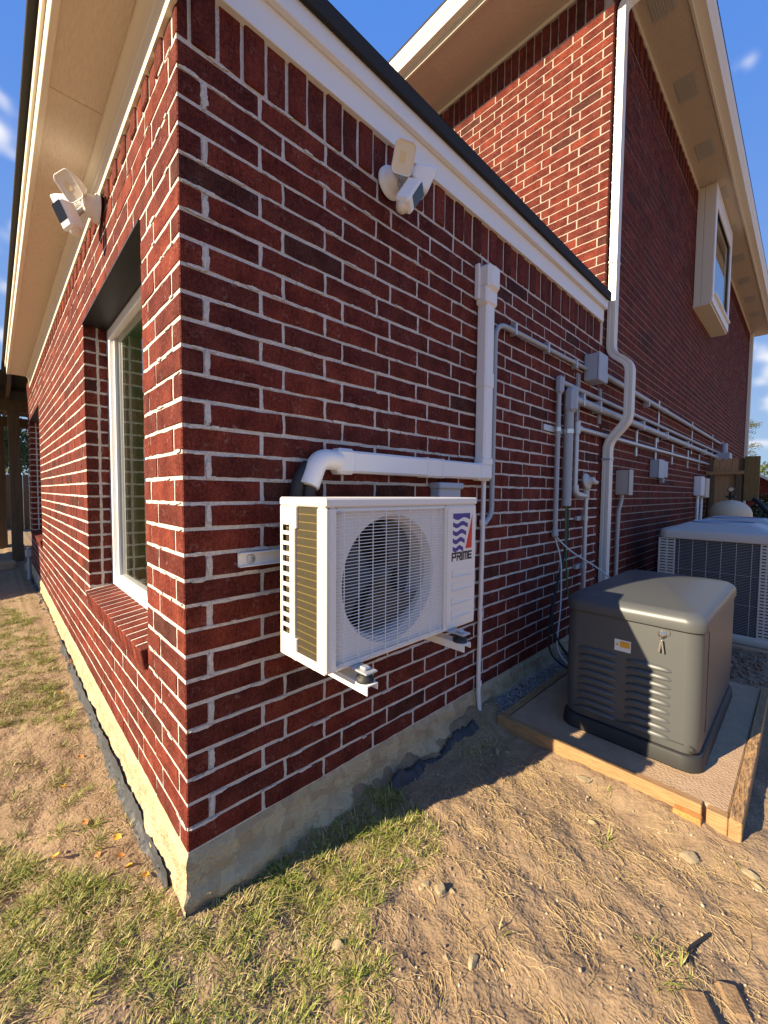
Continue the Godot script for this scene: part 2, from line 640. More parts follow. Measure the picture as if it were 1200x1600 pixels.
# ---------------------------------------------------------------- one storey extension
func build_extension():
	var t := thing("brick_extension", "single storey red brick extension with white mortar and black roof edge", "house", Vector3(0, 0, 0))
	var r := RandomNumberGenerator.new()
	r.seed = 5
	var list: Array = []
	var RB := Basis.IDENTITY
	var LB := Basis(Vector3(0, 0, 1), Vector3(0, 1, 0), Vector3(-1, 0, 0))
	var L := 3.35
	var D := 6.7
	# mortar beds: the walls themselves
	var wr := MB.new()
	wr.span(Vector3(0.06, 0, -0.16), Vector3(L, 2.74, -0.0024))
	var wall_r := part("shaded_wall", wr, M.mortar, t)
	var wins := [[0.405, 1.66], [4.80, 6.35]]
	var wl := MB.new()
	var cuts := [[0.0030, 0.401], [1.664, 4.796], [6.354, D]]
	for q in cuts: wl.span(Vector3(0.0022, 0, -q[1]), Vector3(0.26, 2.62, -q[0]))
	for q in wins:
		wl.span(Vector3(0.0022, 0, -q[1] - 0.004), Vector3(0.26, 0.455, -q[0] + 0.004))
		wl.span(Vector3(0.0022, 2.056, -q[1] - 0.004), Vector3(0.26, 2.62, -q[0] + 0.004))
	var wall_l := part("sunlit_wall", wl, M.mortar, t)
	for k in 31:
		var y := (k + 0.5) * COURSE
		var h := 0.0660 + r.randf_range(-0.0012, 0.0012)
		var even := k % 2 == 0
		# corner brick seen from both sides
		var cs := Vector3(0.244, h, 0.07) if even else Vector3(0.066, h, 0.244)
		list.append([wall_r, Transform3D(RB, Vector3(cs.x / 2 - 0.0005 * r.randf(), y, -cs.z / 2)), 0.244, h, cs])
		for s in row_spans(0.254 if even else 0.083, L, r):
			list.append([wall_r, Transform3D(RB.rotated(Vector3(0, 0, 1), r.randf_range(-0.003, 0.003)), Vector3((s[0] + s[1]) / 2, y + r.randf_range(-0.001, 0.001), r.randf_range(-0.001, 0.0012))), s[1] - s[0], h])
		var sp := row_spans(0.080 if even else 0.254, D, r)
		for q in wins:
			if y > 0.455 and y < 2.05: sp = cut(sp, q[0], q[1])
		for s in sp:
			list.append([wall_l, Transform3D(LB, Vector3(-r.randf_range(-0.001, 0.0012), y + r.randf_range(-0.001, 0.001), -(s[0] + s[1]) / 2)), s[1] - s[0], h])
		if y > 0.53 and y < 2.05:
			for q in wins:
				list.append([wall_l, Transform3D(RB, Vector3(0.031, y, -q[1])), 0.060, h])
				list.append([wall_l, Transform3D(RB, Vector3(0.094, y, -q[1] - 0.001)), 0.040 + r.randf_range(-0.004, 0.004), h])
				list.append([wall_l, Transform3D(Basis(Vector3(-1, 0, 0), Vector3(0, 1, 0), Vector3(0, 0, -1)), Vector3(0.052, y, -q[0])), 0.098, h])
	# soldier course, every other brick proud
	var ys := 31 * COURSE
	var i := 0
	var x := 0.0
	while x < L - 0.06:
		var proud := 0.008 if i % 2 == 1 else 0.0
		var hw := 0.066 if i > 0 else 0.03
		if i > 0:
			if proud > 0: list.append([wall_r, Transform3D(RB, Vector3(x + hw / 2, ys + 0.127, proud - 0.025)), hw, 0.238, Vector3(hw, 0.238, 0.05)])
			else: list.append([wall_r, Transform3D(RB, Vector3(x + hw / 2, ys + 0.127, 0.0)), hw, 0.238])
		x += hw + 0.0105 + r.randf_range(0, 0.002)
		i += 1
	list.append([wall_r, Transform3D(RB, Vector3(0.016, ys + 0.127, -0.016)), 0.032, 0.238, Vector3(0.032, 0.238, 0.032)])
	i = 1
	x = 0.045
	while x < D - 0.06:
		if i % 2 == 0: list.append([wall_l, Transform3D(Basis.IDENTITY, Vector3(0.019, ys + 0.127, -x - 0.033)), 0.066, 0.238, Vector3(0.05, 0.238, 0.066)])
		else: list.append([wall_l, Transform3D(LB, Vector3(0, ys + 0.127, -x - 0.033)), 0.066, 0.238])
		x += 0.0765
		i += 1
	lay_bricks(list, 300, true, {})
	# ragged mortar squeezed over the brick edges
	var sp2 := MB.new()
	for k in 420:
		var left := k % 5 == 0
		var row := 1 + r.randi() % 31
		var at := 0.02 + (1.9 if not left else 0.9) * pow(r.randf(), 1.5)
		var yy := row * COURSE + r.randf_range(-0.003, 0.003)
		var ln := r.randf_range(0.02, 0.09)
		var th := r.randf_range(0.0035, 0.0065)
		if not left and k % 12 == 0:
			at = 0.0745
			yy = (2 * (r.randi() % 15) + 1.5) * COURSE + r.randf_range(-0.012, 0.012)
			ln = r.randf_range(0.016, 0.024); th = r.randf_range(0.022, 0.034)
		if left and at > 0.38 - ln / 2: continue
		var poly := PackedVector2Array()
		for j in 18:
			var a := TAU * j / 18.0
			poly.append(Vector2(cos(a) * ln / 2, sin(a) * th) * r.randf_range(0.68, 1.15))
		if at - ln / 2 < 0.004: at = ln * 0.6 + 0.004
		sp2.prism(poly, 0.0021 + 0.0006 * r.randf(), Transform3D(RB, Vector3(at, yy, -0.0004)) if not left else Transform3D(LB, Vector3(0.0004, yy, -at)))
	part("mortar_smears", sp2, M.mortar, t, true)
	# footing
	var fm := MB.new()
	var fn := FastNoiseLite.new()
	fn.seed = 12; fn.frequency = 5.0; fn.fractal_octaves = 4
	for side in 2:
		var rows: Array = []
		for j in 22:
			var row := PackedVector3Array()
			var y2 := 0.0 - 0.36 * j / 21.0
			for k in 220:
				var s := (L if side == 0 else D) * pow(float(k) / 219, 1.4)
				var bulge := (0.006 + 0.016 * maxf(0, fn.get_noise_3d(s * 1.3, y2 * 3, side * 9.0)) + (0.045 if side == 0 else 0.014) * smoothstep(-0.06, -0.17, y2) * maxf(0.0, 0.45 + 1.3 * fn.get_noise_3d(s * 0.7, y2 * 1.5, side * 5.0)))
				if j == 0: bulge = -0.006
				if k == 0: bulge = bulge * 0.8
				row.append(Vector3(s - (bulge if k == 0 else 0.0), y2, bulge) if side == 0 else Vector3(-bulge, y2, -s + (bulge if k == 0 else 0.0)))
			rows.append(row)
		fm.grid(rows, false, side == 0)
	fm.span(Vector3(0.02, -0.4, -D), Vector3(L, -0.0015, -0.02))
	part("footing", fm, M.footing, t)
	# windows
	for q in wins:
		var w := holder("window", t)
		var fr := MB.new()
		var y0 := 0.535
		var y1 := 2.046
		var fx := 0.115
		for e in [[-q[1], -q[1] + 0.05], [-q[0] - 0.05, -q[0]]]: fr.span(Vector3(fx, y0, e[0] + 0.001), Vector3(fx + 0.075, y1, e[1] - 0.001), 0.004)
		fr.span(Vector3(fx + 0.001, y0 + 0.001, -q[1] + 0.047), Vector3(fx + 0.074, y0 + 0.06, -q[0] - 0.047), 0.004)
		fr.span(Vector3(fx + 0.001, y1 - 0.055, -q[1] + 0.047), Vector3(fx + 0.074, y1 - 0.001, -q[0] - 0.047), 0.004)
		part("frame", fr, M.vinyl, w)
		var sash := MB.new()
		for e in [[-q[1] + 0.055, -q[1] + 0.075], [-q[0] - 0.075, -q[0] - 0.055]]: sash.span(Vector3(fx + 0.02, y0 + 0.062, e[0]), Vector3(fx + 0.06, y1 - 0.058, e[1]), 0.003)
		part("sash", sash, M.vinyl, w)
		var gl := MB.new()
		gl.span(Vector3(fx + 0.034, y0 + 0.05, -q[1] + 0.06), Vector3(fx + 0.040, y1 - 0.05, -q[0] - 0.06))
		part("pane", gl, M.glass, w)
		var lt := MB.new()
		lt.span(Vector3(-0.006, 2.047, -q[1] + 0.002), Vector3(0.118, 2.055, -q[0] - 0.002))
		part("lintel", lt, M.lintel, w)
		# sloping rowlock sill, brick by brick
		var z: float = -q[0] - 0.036
		var bs := Basis(Vector3(0, 0, 1), -0.16)
		while z > -q[1] + 0.02:
			var sb := MB.new()
			sb.box(Vector3(0.052, 0.492, z), Vector3(0.146, 0.078, 0.064), 0.004, Basis(Vector3(0, 0, 1), 0.16))
			part("sill_brick", sb, M.bricks[r.randi() % 6], w)
			z -= 0.0765
		var sm := MB.new()
		sm.box(Vector3(0.054, 0.4905, (-q[0] - q[1]) / 2), Vector3(0.142, 0.0755, q[1] - q[0] - 0.03), 0.0, Basis(Vector3(0, 0, 1), 0.16))
		part("sill_mortar", sm, M.mortar, w)
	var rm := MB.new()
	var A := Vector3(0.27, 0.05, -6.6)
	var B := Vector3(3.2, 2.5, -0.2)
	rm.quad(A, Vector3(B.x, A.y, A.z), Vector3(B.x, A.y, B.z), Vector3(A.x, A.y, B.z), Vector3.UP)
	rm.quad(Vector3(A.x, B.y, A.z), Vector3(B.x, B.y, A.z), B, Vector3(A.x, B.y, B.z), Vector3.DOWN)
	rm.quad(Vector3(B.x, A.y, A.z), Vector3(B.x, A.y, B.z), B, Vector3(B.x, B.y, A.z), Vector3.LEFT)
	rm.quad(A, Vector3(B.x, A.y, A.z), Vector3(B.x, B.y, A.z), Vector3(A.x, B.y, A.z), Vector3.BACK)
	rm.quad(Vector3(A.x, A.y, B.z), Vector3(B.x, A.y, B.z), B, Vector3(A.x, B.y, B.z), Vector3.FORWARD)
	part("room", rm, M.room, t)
	# eaves on the sunlit side
	var so := MB.new()
	var seams := [0.30, -0.74, -3.3, -5.95]
	for k in 3: so.span(Vector3(-0.2085, 2.59, seams[k + 1] + 0.0015), Vector3(0.02, 2.602, seams[k] - 0.0015))
	part("soffit", so, M.soffit, t)
	var cm := MB.new()
	var pr := PackedVector2Array([Vector2(0.002, 2.444), Vector2(-0.013, 2.444), Vector2(-0.013, 2.535), Vector2(-0.017, 2.540), Vector2(-0.019, 2.556), Vector2(-0.026, 2.571), Vector2(-0.040, 2.581), Vector2(-0.043, 2.5885), Vector2(0.002, 2.5885)])
	cm.prism(pr, 6.25, Transform3D(Basis.IDENTITY, Vector3(0, 0, -5.95)))
	part("crown_moulding", cm, M.cream, t)
	var fa := MB.new()
	fa.span(Vector3(-0.2305, 2.583, -5.95), Vector3(-0.209, 2.737, 0.30), 0.002)
	fa.span(Vector3(-0.2425, 2.672, -5.95), Vector3(-0.2310, 2.7365, 0.30), 0.002)
	part("fascia", fa, M.cream, t)
	# flush edge on the shaded side
	var fz := MB.new()
	fz.span(Vector3(0.0, 2.532, -0.01), Vector3(3.295, 2.70, 0.022), 0.002)
	part("frieze_board", fz, M.trim, t)
	var fb := MB.new()
	fb.span(Vector3(-0.2, 2.634, 0.0225), Vector3(3.31, 2.728, 0.046), 0.002)
	part("fascia", fb, M.trim, t)
	var rf := MB.new()
	rf.span(Vector3(-0.2, 2.700, 0.0465), Vector3(3.325, 2.766, 0.066), 0.003)
	rf.span(Vector3(-0.272, 2.738, -5.98), Vector3(-0.19, 2.754, 0.066), 0.003)
	var z0 := 0.066
	var hx := func(p: float, q: float) -> float: return min(2.753 + 0.2 * (p + 0.272), 2.766 + 0.2 * (z0 - q))
	var rows2: Array = []
	for k in 24:
		var row := PackedVector3Array()
		var zz: float = z0 - 6.75 * k / 23.0
		for j in 20:
			var xx: float = -0.272 + 3.61 * j / 19.0
			row.append(Vector3(xx, hx.call(xx, zz), zz))
		rows2.append(row)
	rf.grid(rows2, false, false)
	part("roof", rf, M.shingle, t)

# ---------------------------------------------------------------- two storey house
func build_house():
	var t := thing("two_storey_house", "tall two storey dark red brick house with cream eaves and gutters", "house", Vector3(3.36, 0, 0))
	var X0 := 3.36
	var X1 := 14.2
	var r := RandomNumberGenerator.new()
	r.seed = 8
	var LB := Basis(Vector3(0, 0, 1), Vector3(0, 1, 0), Vector3(-1, 0, 0))
	var w1 := MB.new()
	w1.span(Vector3(X0 + 0.06, 0, -0.2), Vector3(X1, 5.41, -0.003))
	var wall_r := part("shaded_wall", w1, M.mortar_old, t)
	var w2 := MB.new()
	w2.span(Vector3(X0 + 0.0035, 2.3, -5.0), Vector3(X0 + 0.2, 5.41, -0.0042))
	var wall_g := part("gable_wall", w2, M.mortar_old, t)
	var list: Array = []
	var off := Transform3D(Basis.IDENTITY, -t.position)
	for k in 67:
		var y := (k + 0.5) * COURSE
		var h := 0.0682
		var even := k % 2 == 0
		var cs := Vector3(0.244, h, 0.07) if even else Vector3(0.066, h, 0.244)
		list.append([wall_r, Transform3D(Basis.IDENTITY, Vector3(X0 + cs.x / 2, y, -cs.z / 2)), 0.2, h, cs])
		for s in row_spans(0.254 if even else 0.078, X1 - X0, r):
			var a: float = s[0] + X0
			var b: float = s[1] + X0
			list.append([wall_r, Transform3D(Basis.IDENTITY, Vector3((a + b) / 2, y, r.randf_range(-0.001, 0.001))), b - a, h])
		if y > 2.6:
			for s in row_spans(0.080 if even else 0.254, 4.4, r):
				list.append([wall_g, Transform3D(LB, Vector3(X0 + r.randf_range(-0.001, 0.001), y, -(s[0] + s[1]) / 2)), s[1] - s[0], h])
	var ys := 67 * COURSE
	var x := 0.0
	var i := 0
	while x < X1 - X0 - 0.07:
		list.append([wall_r, Transform3D(Basis.IDENTITY, Vector3(X0 + x + 0.036, ys + 0.13, 0.010 if i % 2 == 1 else 0.0)), 0.066, 0.240])
		if x < 4.3 and i > 0: list.append([wall_g, Transform3D(LB, Vector3(X0 - (0.010 if i % 2 == 1 else 0.0), ys + 0.13, -x - 0.036)), 0.066, 0.240])
		x += 0.0765
		i += 1
	# the walls' children are placed in world coordinates (the part node undoes the thing's offset)
	lay_bricks(list, 300, false, {})
	var ft := MB.new()
	ft.span(Vector3(X0, -0.4, -0.2), Vector3(X1, -0.0015, 0.008))
	part("footing", ft, M.footing, t)
	# shaded side eaves
	var so := MB.new()
	for k in 6:
		var a := 2.84 + k * 2.0
		so.span(Vector3(a + 0.0015, 5.40, -0.02), Vector3(min(a + 2.0, 14.6) - 0.0015, 5.415, 0.36))
	part("soffit", so, M.soffit_x, t)
	var so2 := MB.new()
	for k in 2: so2.span(Vector3(2.83, 5.401, -2.45 * (k + 1) - 0.022), Vector3(3.38, 5.416, -2.45 * k - 0.0245))
	part("soffit", so2, M.soffit, t)
	var bm := MB.new()
	bm.span(Vector3(3.36, 5.365, 0.0005), Vector3(14.2, 5.3995, 0.022), 0.004)
	bm.span(Vector3(3.338, 5.365, -4.9), Vector3(3.3595, 5.3995, 0.022), 0.004)
	part("bed_moulding", bm, M.cream, t)
	var fa := MB.new()
	fa.span(Vector3(2.80, 5.385, 0.3605), Vector3(14.62, 5.56, 0.385), 0.002)
	fa.span(Vector3(2.805, 5.385, -4.9), Vector3(2.8295, 5.56, 0.36), 0.002)
	part("fascia", fa, M.cream, t)
	var gp := PackedVector2Array([Vector2(0, 0), Vector2(0.075, 0), Vector2(0.085, 0.02), Vector2(0.085, 0.05), Vector2(0.105, 0.08), Vector2(0.115, 0.115), Vector2(0.115, 0.125), Vector2(0.105, 0.125), Vector2(0.0, 0.118)])
	var g1 := MB.new()
	g1.prism(gp, 11.9, Transform3D(Basis(Vector3(0, 0, 1), Vector3(0, 1, 0), Vector3(-1, 0, 0)), Vector3(14.62, 5.43, 0.3855)))
	part("gutter", g1, M.spout, t)
	var g2 := MB.new()
	g2.prism(gp, 5.2, Transform3D(Basis(Vector3(-1, 0, 0), Vector3(0, 1, 0), Vector3(0, 0, -1)), Vector3(2.8045, 5.43, 0.36)))
	part("gutter", g2, M.spout, t)
	var fl := MB.new()
	fl.span(Vector3(2.70, 5.56, -5.0), Vector3(14.65, 5.60, 0.5))
	part("roof", fl, M.shingle, t)
	# soffit vents
	var vx := [3.75, 4.85, 5.95, 7.05, 8.2, 9.3, 10.4, 11.5, 12.6]
	for a in vx:
		var v := MB.new()
		v.span(Vector3(a, 5.396, 0.10), Vector3(a + 0.32, 5.3995, 0.285), 0.001)
		for k in 8: v.span(Vector3(a + 0.012, 5.392, 0.112 + k * 0.021), Vector3(a + 0.308, 5.3965, 0.122 + k * 0.021))
		part("soffit_vent", v, M.box_tan, t)
	for a in [-0.62, -1.85]:
		var v := MB.new()
		v.span(Vector3(2.90, 5.397, a), Vector3(3.10, 5.4005, a + 0.30), 0.001)
		for k in 8: v.span(Vector3(2.912 + k * 0.022, 5.393, a + 0.01), Vector3(2.922 + k * 0.022, 5.3975, a + 0.29))
		part("soffit_vent", v, M.soffit, t)
	# box bay window
	var bay := holder("bay_window", t)
	var b0 := Vector3(6.87, 3.77, 0.0)
	var b1 := Vector3(8.45, 5.33, 0.2)
	var sh := MB.new()
	sh.span(Vector3(b0.x, b0.y, -0.01), Vector3(b1.x, b0.y + 0.03, b1.z), 0.003)
	part("bay_floor", sh, M.cream, bay)
	for e in [b0.x, b1.x - 0.03]:
		var sd := MB.new()
		sd.span(Vector3(e, b0.y + 0.031, 0.005), Vector3(e + 0.03, 5.395, 0.085), 0.002)
		part("side_board", sd, M.cream, bay)
		sd = MB.new()
		sd.span(Vector3(e + 0.001, b0.y + 0.031, 0.088), Vector3(e + 0.031, 5.395, b1.z), 0.002)
		part("side_board", sd, M.cream, bay)
	var ff := MB.new()
	ff.span(Vector3(b0.x, b0.y + 0.031, b1.z + 0.001), Vector3(b0.x + 0.11, 5.39, b1.z + 0.02), 0.002)
	ff.span(Vector3(b1.x - 0.11, b0.y + 0.031, b1.z + 0.001), Vector3(b1.x, 5.39, b1.z + 0.02), 0.002)
	ff.span(Vector3(b0.x + 0.111, 5.12, b1.z + 0.001), Vector3(b1.x - 0.111, 5.39, b1.z + 0.019), 0.002)
	ff.span(Vector3(b0.x + 0.111, b0.y + 0.031, b1.z + 0.001), Vector3(b1.x - 0.111, b0.y + 0.14, b1.z + 0.019), 0.002)
	ff.span(Vector3(b0.x + 0.08, b0.y + 0.14, b1.z + 0.002), Vector3(b1.x - 0.08, b0.y + 0.17, b1.z + 0.05), 0.003)
	part("frame", ff, M.white, bay)
	var pn := MB.new()
	pn.span(Vector3(b0.x + 0.11, b0.y + 0.16, b1.z - 0.02), Vector3(b1.x - 0.11, 5.12, b1.z - 0.014))
	part("pane", pn, M.glass, bay)
	var inn := MB.new()
	inn.span(Vector3(b0.x + 0.04, b0.y + 0.04, 0.0), Vector3(b1.x - 0.04, 5.38, 0.02))
	part("blind", inn, M.room, bay)
	# end pipe at the far corner
	var ep := MB.new()
	ep.span(Vector3(14.12, 0.0, 0.002), Vector3(14.22, 5.38, 0.08), 0.006)
	part("corner_spout", ep, M.spout, t)

func build_downspout():
	var t := thing("downspout", "cream ribbed downspout bending out over the conduits at the house corner", "downspout", Vector3(3.44, 0.2, 0.04))
	var path := rounded([Vector3(3.62, 5.45, 0.42), Vector3(3.60, 5.33, 0.36), Vector3(3.45, 5.12, 0.04), Vector3(3.45, 2.31, 0.04), Vector3(3.45, 2.19, 0.19), Vector3(3.45, 1.73, 0.19), Vector3(3.45, 1.55, 0.04), Vector3(3.45, 0.02, 0.04)], 0.065, 5)
	var mb := MB.new()
	var rows: Array = []
	for i in path.size():
		var tg: Vector3 = (path[min(i + 1, path.size() - 1)] - path[max(i - 1, 0)]).normalized()
		var sx := Vector3(1, 0, 0)
		sx = (sx - tg * sx.dot(tg)).normalized()
		var sz := tg.cross(sx).normalized()
		var ring := PackedVector3Array()
		for q in [[-1, -1], [-.6, -1], [-.55, -.9], [-.2, -.9], [-.15, -1], [.15, -1], [.2, -.9], [.55, -.9], [.6, -1], [1, -1], [1, -.3], [.94, 0], [1, .3], [1, 1], [.6, 1], [.55, .9], [.2, .9], [.15, 1], [-.15, 1], [-.2, .9], [-.55, .9], [-.6, 1], [-1, 1], [-1, .3], [-.94, 0], [-1, -.3]]:
			ring.append(path[i] + sx * (q[0] * 0.041) + sz * (q[1] * 0.03))
		rows.append(ring)
	for i in rows.size() - 1:
		for j in rows[0].size():
			var j2: int = (j + 1) % rows[0].size()
			mb.quad(rows[i][j], rows[i][j2], rows[i + 1][j2], rows[i + 1][j], (rows[i][j] + rows[i][j2]) * 0.5 - path[i])
	part("pipe", mb, M.spout, t)
	for y in [1.40, 3.05]:
		var b := MB.new()
		b.span(Vector3(3.400, y, 0.002), Vector3(3.500, y + 0.018, 0.0735), 0.002)
		part("strap", b, M.galv if y < 2 else M.spout, t)

# ---------------------------------------------------------------- wall-hung condenser
func build_condenser():
	var bk := thing("wall_bracket", "white steel wall bracket carrying the wall-hung condenser", "bracket", Vector3(0.6, 0.53, 0.0))
	var rail := MB.new()
	rail.span(Vector3(0.162, 0.862, 0.002), Vector3(0.95, 0.908, 0.006), 0.001)
	rail.span(Vector3(0.162, 0.862, 0.006), Vector3(0.95, 0.866, 0.022), 0.001)
	rail.span(Vector3(0.162, 0.904, 0.006), Vector3(0.95, 0.908, 0.022), 0.001)
	part("rail", rail, M.white, bk)
	var wsh := MB.new()
	wsh.lathe([Vector2(0.0001, 0.006), Vector2(0.006, 0.006), Vector2(0.0065, 0.003), Vector2(0.015, 0.003), Vector2(0.0155, 0.0)], 16, Transform3D(Basis(Vector3(1, 0, 0), Vector3(0, 0, 1), Vector3(0, -1, 0)), Vector3(0.205, 0.885, 0.0065)))
	part("bolt", wsh, M.galv, bk)
	for xa in [0.354, 0.811]:
		var arm := MB.new()
		arm.span(Vector3(xa - 0.021, 0.565, 0.01), Vector3(xa + 0.021, 0.569, 0.438), 0.001)
		arm.span(Vector3(xa - 0.021, 0.541, 0.01), Vector3(xa - 0.017, 0.565, 0.438), 0.001)
		arm.span(Vector3(xa + 0.017, 0.549, 0.01), Vector3(xa + 0.021, 0.565, 0.438), 0.001)
		part("arm", arm, M.white, bk)
		var up := MB.new()
		up.span(Vector3(xa - 0.02, 0.53, 0.023), Vector3(xa + 0.02, 0.93, 0.027), 0.001)
		part("upright", up, M.white, bk)
		var pad := MB.new()
		pad.lathe([Vector2(0.026, 0.0), Vector2(0.026, 0.011), Vector2(0.016, 0.015), Vector2(0.016, 0.022), Vector2(0.023, 0.028), Vector2(0.0001, 0.028)], 18, Transform3D(Basis.IDENTITY, Vector3(xa, 0.569, 0.405)))
		part("rubber_pad", pad, M.rubber, bk)
	var t := thing("condenser_unit", "white wall-hung mini-split condenser with wire fan grille and wavy logo", "condenser", Vector3(0.283, 0.569, 0.31))
	var x0 := 0.283
	var x1 := 1.045
	var y0 := 0.569
	var y1 := 1.088
	var zb := 0.058
	var zf := 0.31
	var top := MB.new()
	top.span(Vector3(x0 - 0.002, y1 - 0.028, zb - 0.002), Vector3(x1 + 0.002, y1, zf + 0.003), 0.005)
	part("top_cover", top, M.casing, t)
	var bot := MB.new()
	bot.span(Vector3(x0 + 0.001, y0, zb), Vector3(x1 - 0.001, y0 + 0.018, zf - 0.004), 0.002)
	part("base_pan", bot, M.casing, t)
	var rs := MB.new()
	rs.span(Vector3(0.842, y0 + 0.0005, zb + 0.001), Vector3(x1, y1 - 0.0285, zf), 0.006)
	part("end_panel", rs, M.casing, t)
	var back := MB.new()
	back.span(Vector3(x0 + 0.02, y0 + 0.02, zb + 0.001), Vector3(0.84, y1 - 0.03, zb + 0.008))
	part("back_coil", back, M.coil, t)
	# front plate with round opening
	var fp := MB.new()
	var ctr := Vector2(0.575, 0.815)
	var rad := 0.216
	var ra := Vector2(0.300, y0 + 0.001)
	var rb := Vector2(0.8415, y1 - 0.0285)
	var N := 64
	var ci: Array = []
	var re: Array = []
	for k in N:
		var a := TAU * k / N
		var d := Vector2(cos(a), sin(a))
		ci.append(ctr + d * rad)
		var tx: float = ((rb.x if d.x > 0 else ra.x) - ctr.x) / d.x if absf(d.x) > 1e-6 else 1e9
		var ty: float = ((rb.y if d.y > 0 else ra.y) - ctr.y) / d.y if absf(d.y) > 1e-6 else 1e9
		re.append(ctr + d * min(tx, ty))
	for corner in [ra, rb, Vector2(ra.x, rb.y), Vector2(rb.x, ra.y)]:
		var best := 0
		for k in N:
			if re[k].distance_to(corner) < re[best].distance_to(corner): best = k
		re[best] = corner
	var zz := zf - 0.020
	for k in N:
		var j := (k + 1) % N
		fp.quad(Vector3(ci[k].x, ci[k].y, zz), Vector3(ci[j].x, ci[j].y, zz), Vector3(re[j].x, re[j].y, zz), Vector3(re[k].x, re[k].y, zz), Vector3(0, 0, 1))
		var c2: Vector2 = ctr + (ci[k] - ctr) * 0.93
		var c3: Vector2 = ctr + (ci[j] - ctr) * 0.93
		fp.quad(Vector3(ci[k].x, ci[k].y, zz), Vector3(ci[j].x, ci[j].y, zz), Vector3(c3.x, c3.y, zz - 0.03), Vector3(c2.x, c2.y, zz - 0.03), Vector3(ctr.x - ci[k].x, ctr.y - ci[k].y, 0))
		fp.quad(Vector3(c2.x, c2.y, zz - 0.03), Vector3(c3.x, c3.y, zz - 0.03), Vector3(c3.x, c3.y, zz - 0.11), Vector3(c2.x, c2.y, zz - 0.11), Vector3(ctr.x - ci[k].x, ctr.y - ci[k].y, 0))
	# raised border round the grille field
	fp.span(Vector3(0.2995, y0 + 0.001, zz - 0.004), Vector3(0.328, y1 - 0.0285, zf), 0.006)
	fp.span(Vector3(0.326, y1 - 0.045, zz - 0.004), Vector3(0.8415, y1 - 0.0287, zf - 0.001), 0.005)
	fp.span(Vector3(0.326, y0 + 0.0012, zz - 0.004), Vector3(0.8415, y0 + 0.014, zf - 0.001), 0.005)
	for k in 34: fp.span(Vector3(0.3105, y0 + 0.045 + k * 0.0128, zf - 0.001), Vector3(0.3145, y0 + 0.051 + k * 0.0128, zf + 0.0015), 0.001)
	part("front_plate", fp, M.casing, t)
	# fan
	var fan := holder("fan", t)
	var hub := MB.new()
	hub.lathe([Vector2(0.0001, 0.02), Vector2(0.03, 0.018), Vector2(0.048, 0.004), Vector2(0.05, -0.03), Vector2(0.0001, -0.03)], 24, Transform3D(Basis(Vector3(1, 0, 0), Vector3(0, 0, 1), Vector3(0, -1, 0)), Vector3(ctr.x, ctr.y, zz - 0.055)))
	part("hub", hub, M.fan, fan)
	for k in 3:
		var bl := MB.new()
		var rows: Array = []
		for i in 7:
			var rr := 0.045 + 0.145 * i / 6.0
			var row := PackedVector3Array()
			for j in 8:
				var a := TAU * k / 3 + 0.6 + (j / 7.0 - 0.5) * 1.5 * (0.75 + 0.25 * i / 6.0) + 0.35 * i / 6.0
				row.append(Vector3(ctr.x + cos(a) * rr, ctr.y + sin(a) * rr, zz - 0.062 + (j / 7.0 - 0.5) * 0.045))
			rows.append(row)
		bl.grid(rows, false)
		part("blade", bl, M.fan, fan)
	# wire grille
	var gr := MB.new()
	var gx0 := 0.338
	var gx1 := 0.822
	var gy0 := 0.590
	var gy1 := 1.040
	for k in 45:
		var y := gy0 + (gy1 - gy0) * k / 44.0
		gr.tube(rounded([Vector3(gx0, y, zz), Vector3(gx0, y, zf + 0.006), Vector3(gx1, y, zf + 0.006), Vector3(gx1, y, zz)], 0.012, 3), 0.0012, 5, false)
	for k in 9:
		var x := gx0 + 0.012 + (gx1 - gx0 - 0.024) * k / 8.0
		gr.tube(rounded([Vector3(x, gy0 - 0.008, zz), Vector3(x, gy0 - 0.008, zf + 0.0035), Vector3(x, gy1 + 0.008, zf + 0.0035), Vector3(x, gy1 + 0.008, zz)], 0.01, 3), 0.0017, 5, false)
	part("wire_grille", gr, M.white, t)
	for q in [[0.334, 1.045], [0.826, 1.045], [0.334, 0.588], [0.826, 0.588]]:
		var gs := MB.new()
		gs.lathe([Vector2(0.0001, 0.004), Vector2(0.004, 0.0035), Vector2(0.0055, 0.0)], 10, Transform3D(Basis(Vector3(1, 0, 0), Vector3(0, 0, 1), Vector3(0, -1, 0)), Vector3(q[0], q[1], zf - 0.001)))
		part("screw", gs, M.galv, t)
	# left end: front post, coil, slotted cover
	var post := MB.new()
	post.span(Vector3(x0, y0 + 0.0005, 0.264), Vector3(0.2995, y1 - 0.0285, zf), 0.006)
	part("corner_post", post, M.casing, t)
	var coil := MB.new()
	coil.span(Vector3(x0 + 0.006, y0 + 0.02, 0.13), Vector3(x0 + 0.022, y1 - 0.03, 0.268))
	part("coil", coil, M.coil, t)
	var sc := MB.new()
	var za := zb
	var zc := 0.158
	sc.span(Vector3(x0, y0 + 0.0005, za), Vector3(x0 + 0.004, y1 - 0.0285, za + 0.014), 0.001)
	sc.span(Vector3(x0, y0 + 0.0006, za + 0.058), Vector3(x0 + 0.004, y1 - 0.0286, zc - 0.014), 0.001)
	sc.span(Vector3(x0 - 0.003, y0 + 0.0006, zc - 0.016), Vector3(x0 + 0.02, y0 + 0.07, zc), 0.002)
	sc.span(Vector3(x0 - 0.003, y1 - 0.098, zc - 0.016), Vector3(x0 + 0.02, y1 - 0.0286, zc), 0.002)
	sc.span(Vector3(x0 - 0.003, y0 + 0.068, zc - 0.026), Vector3(x0 + 0.02, y1 - 0.096, zc - 0.010), 0.002)
	var sy := y0 + 0.075
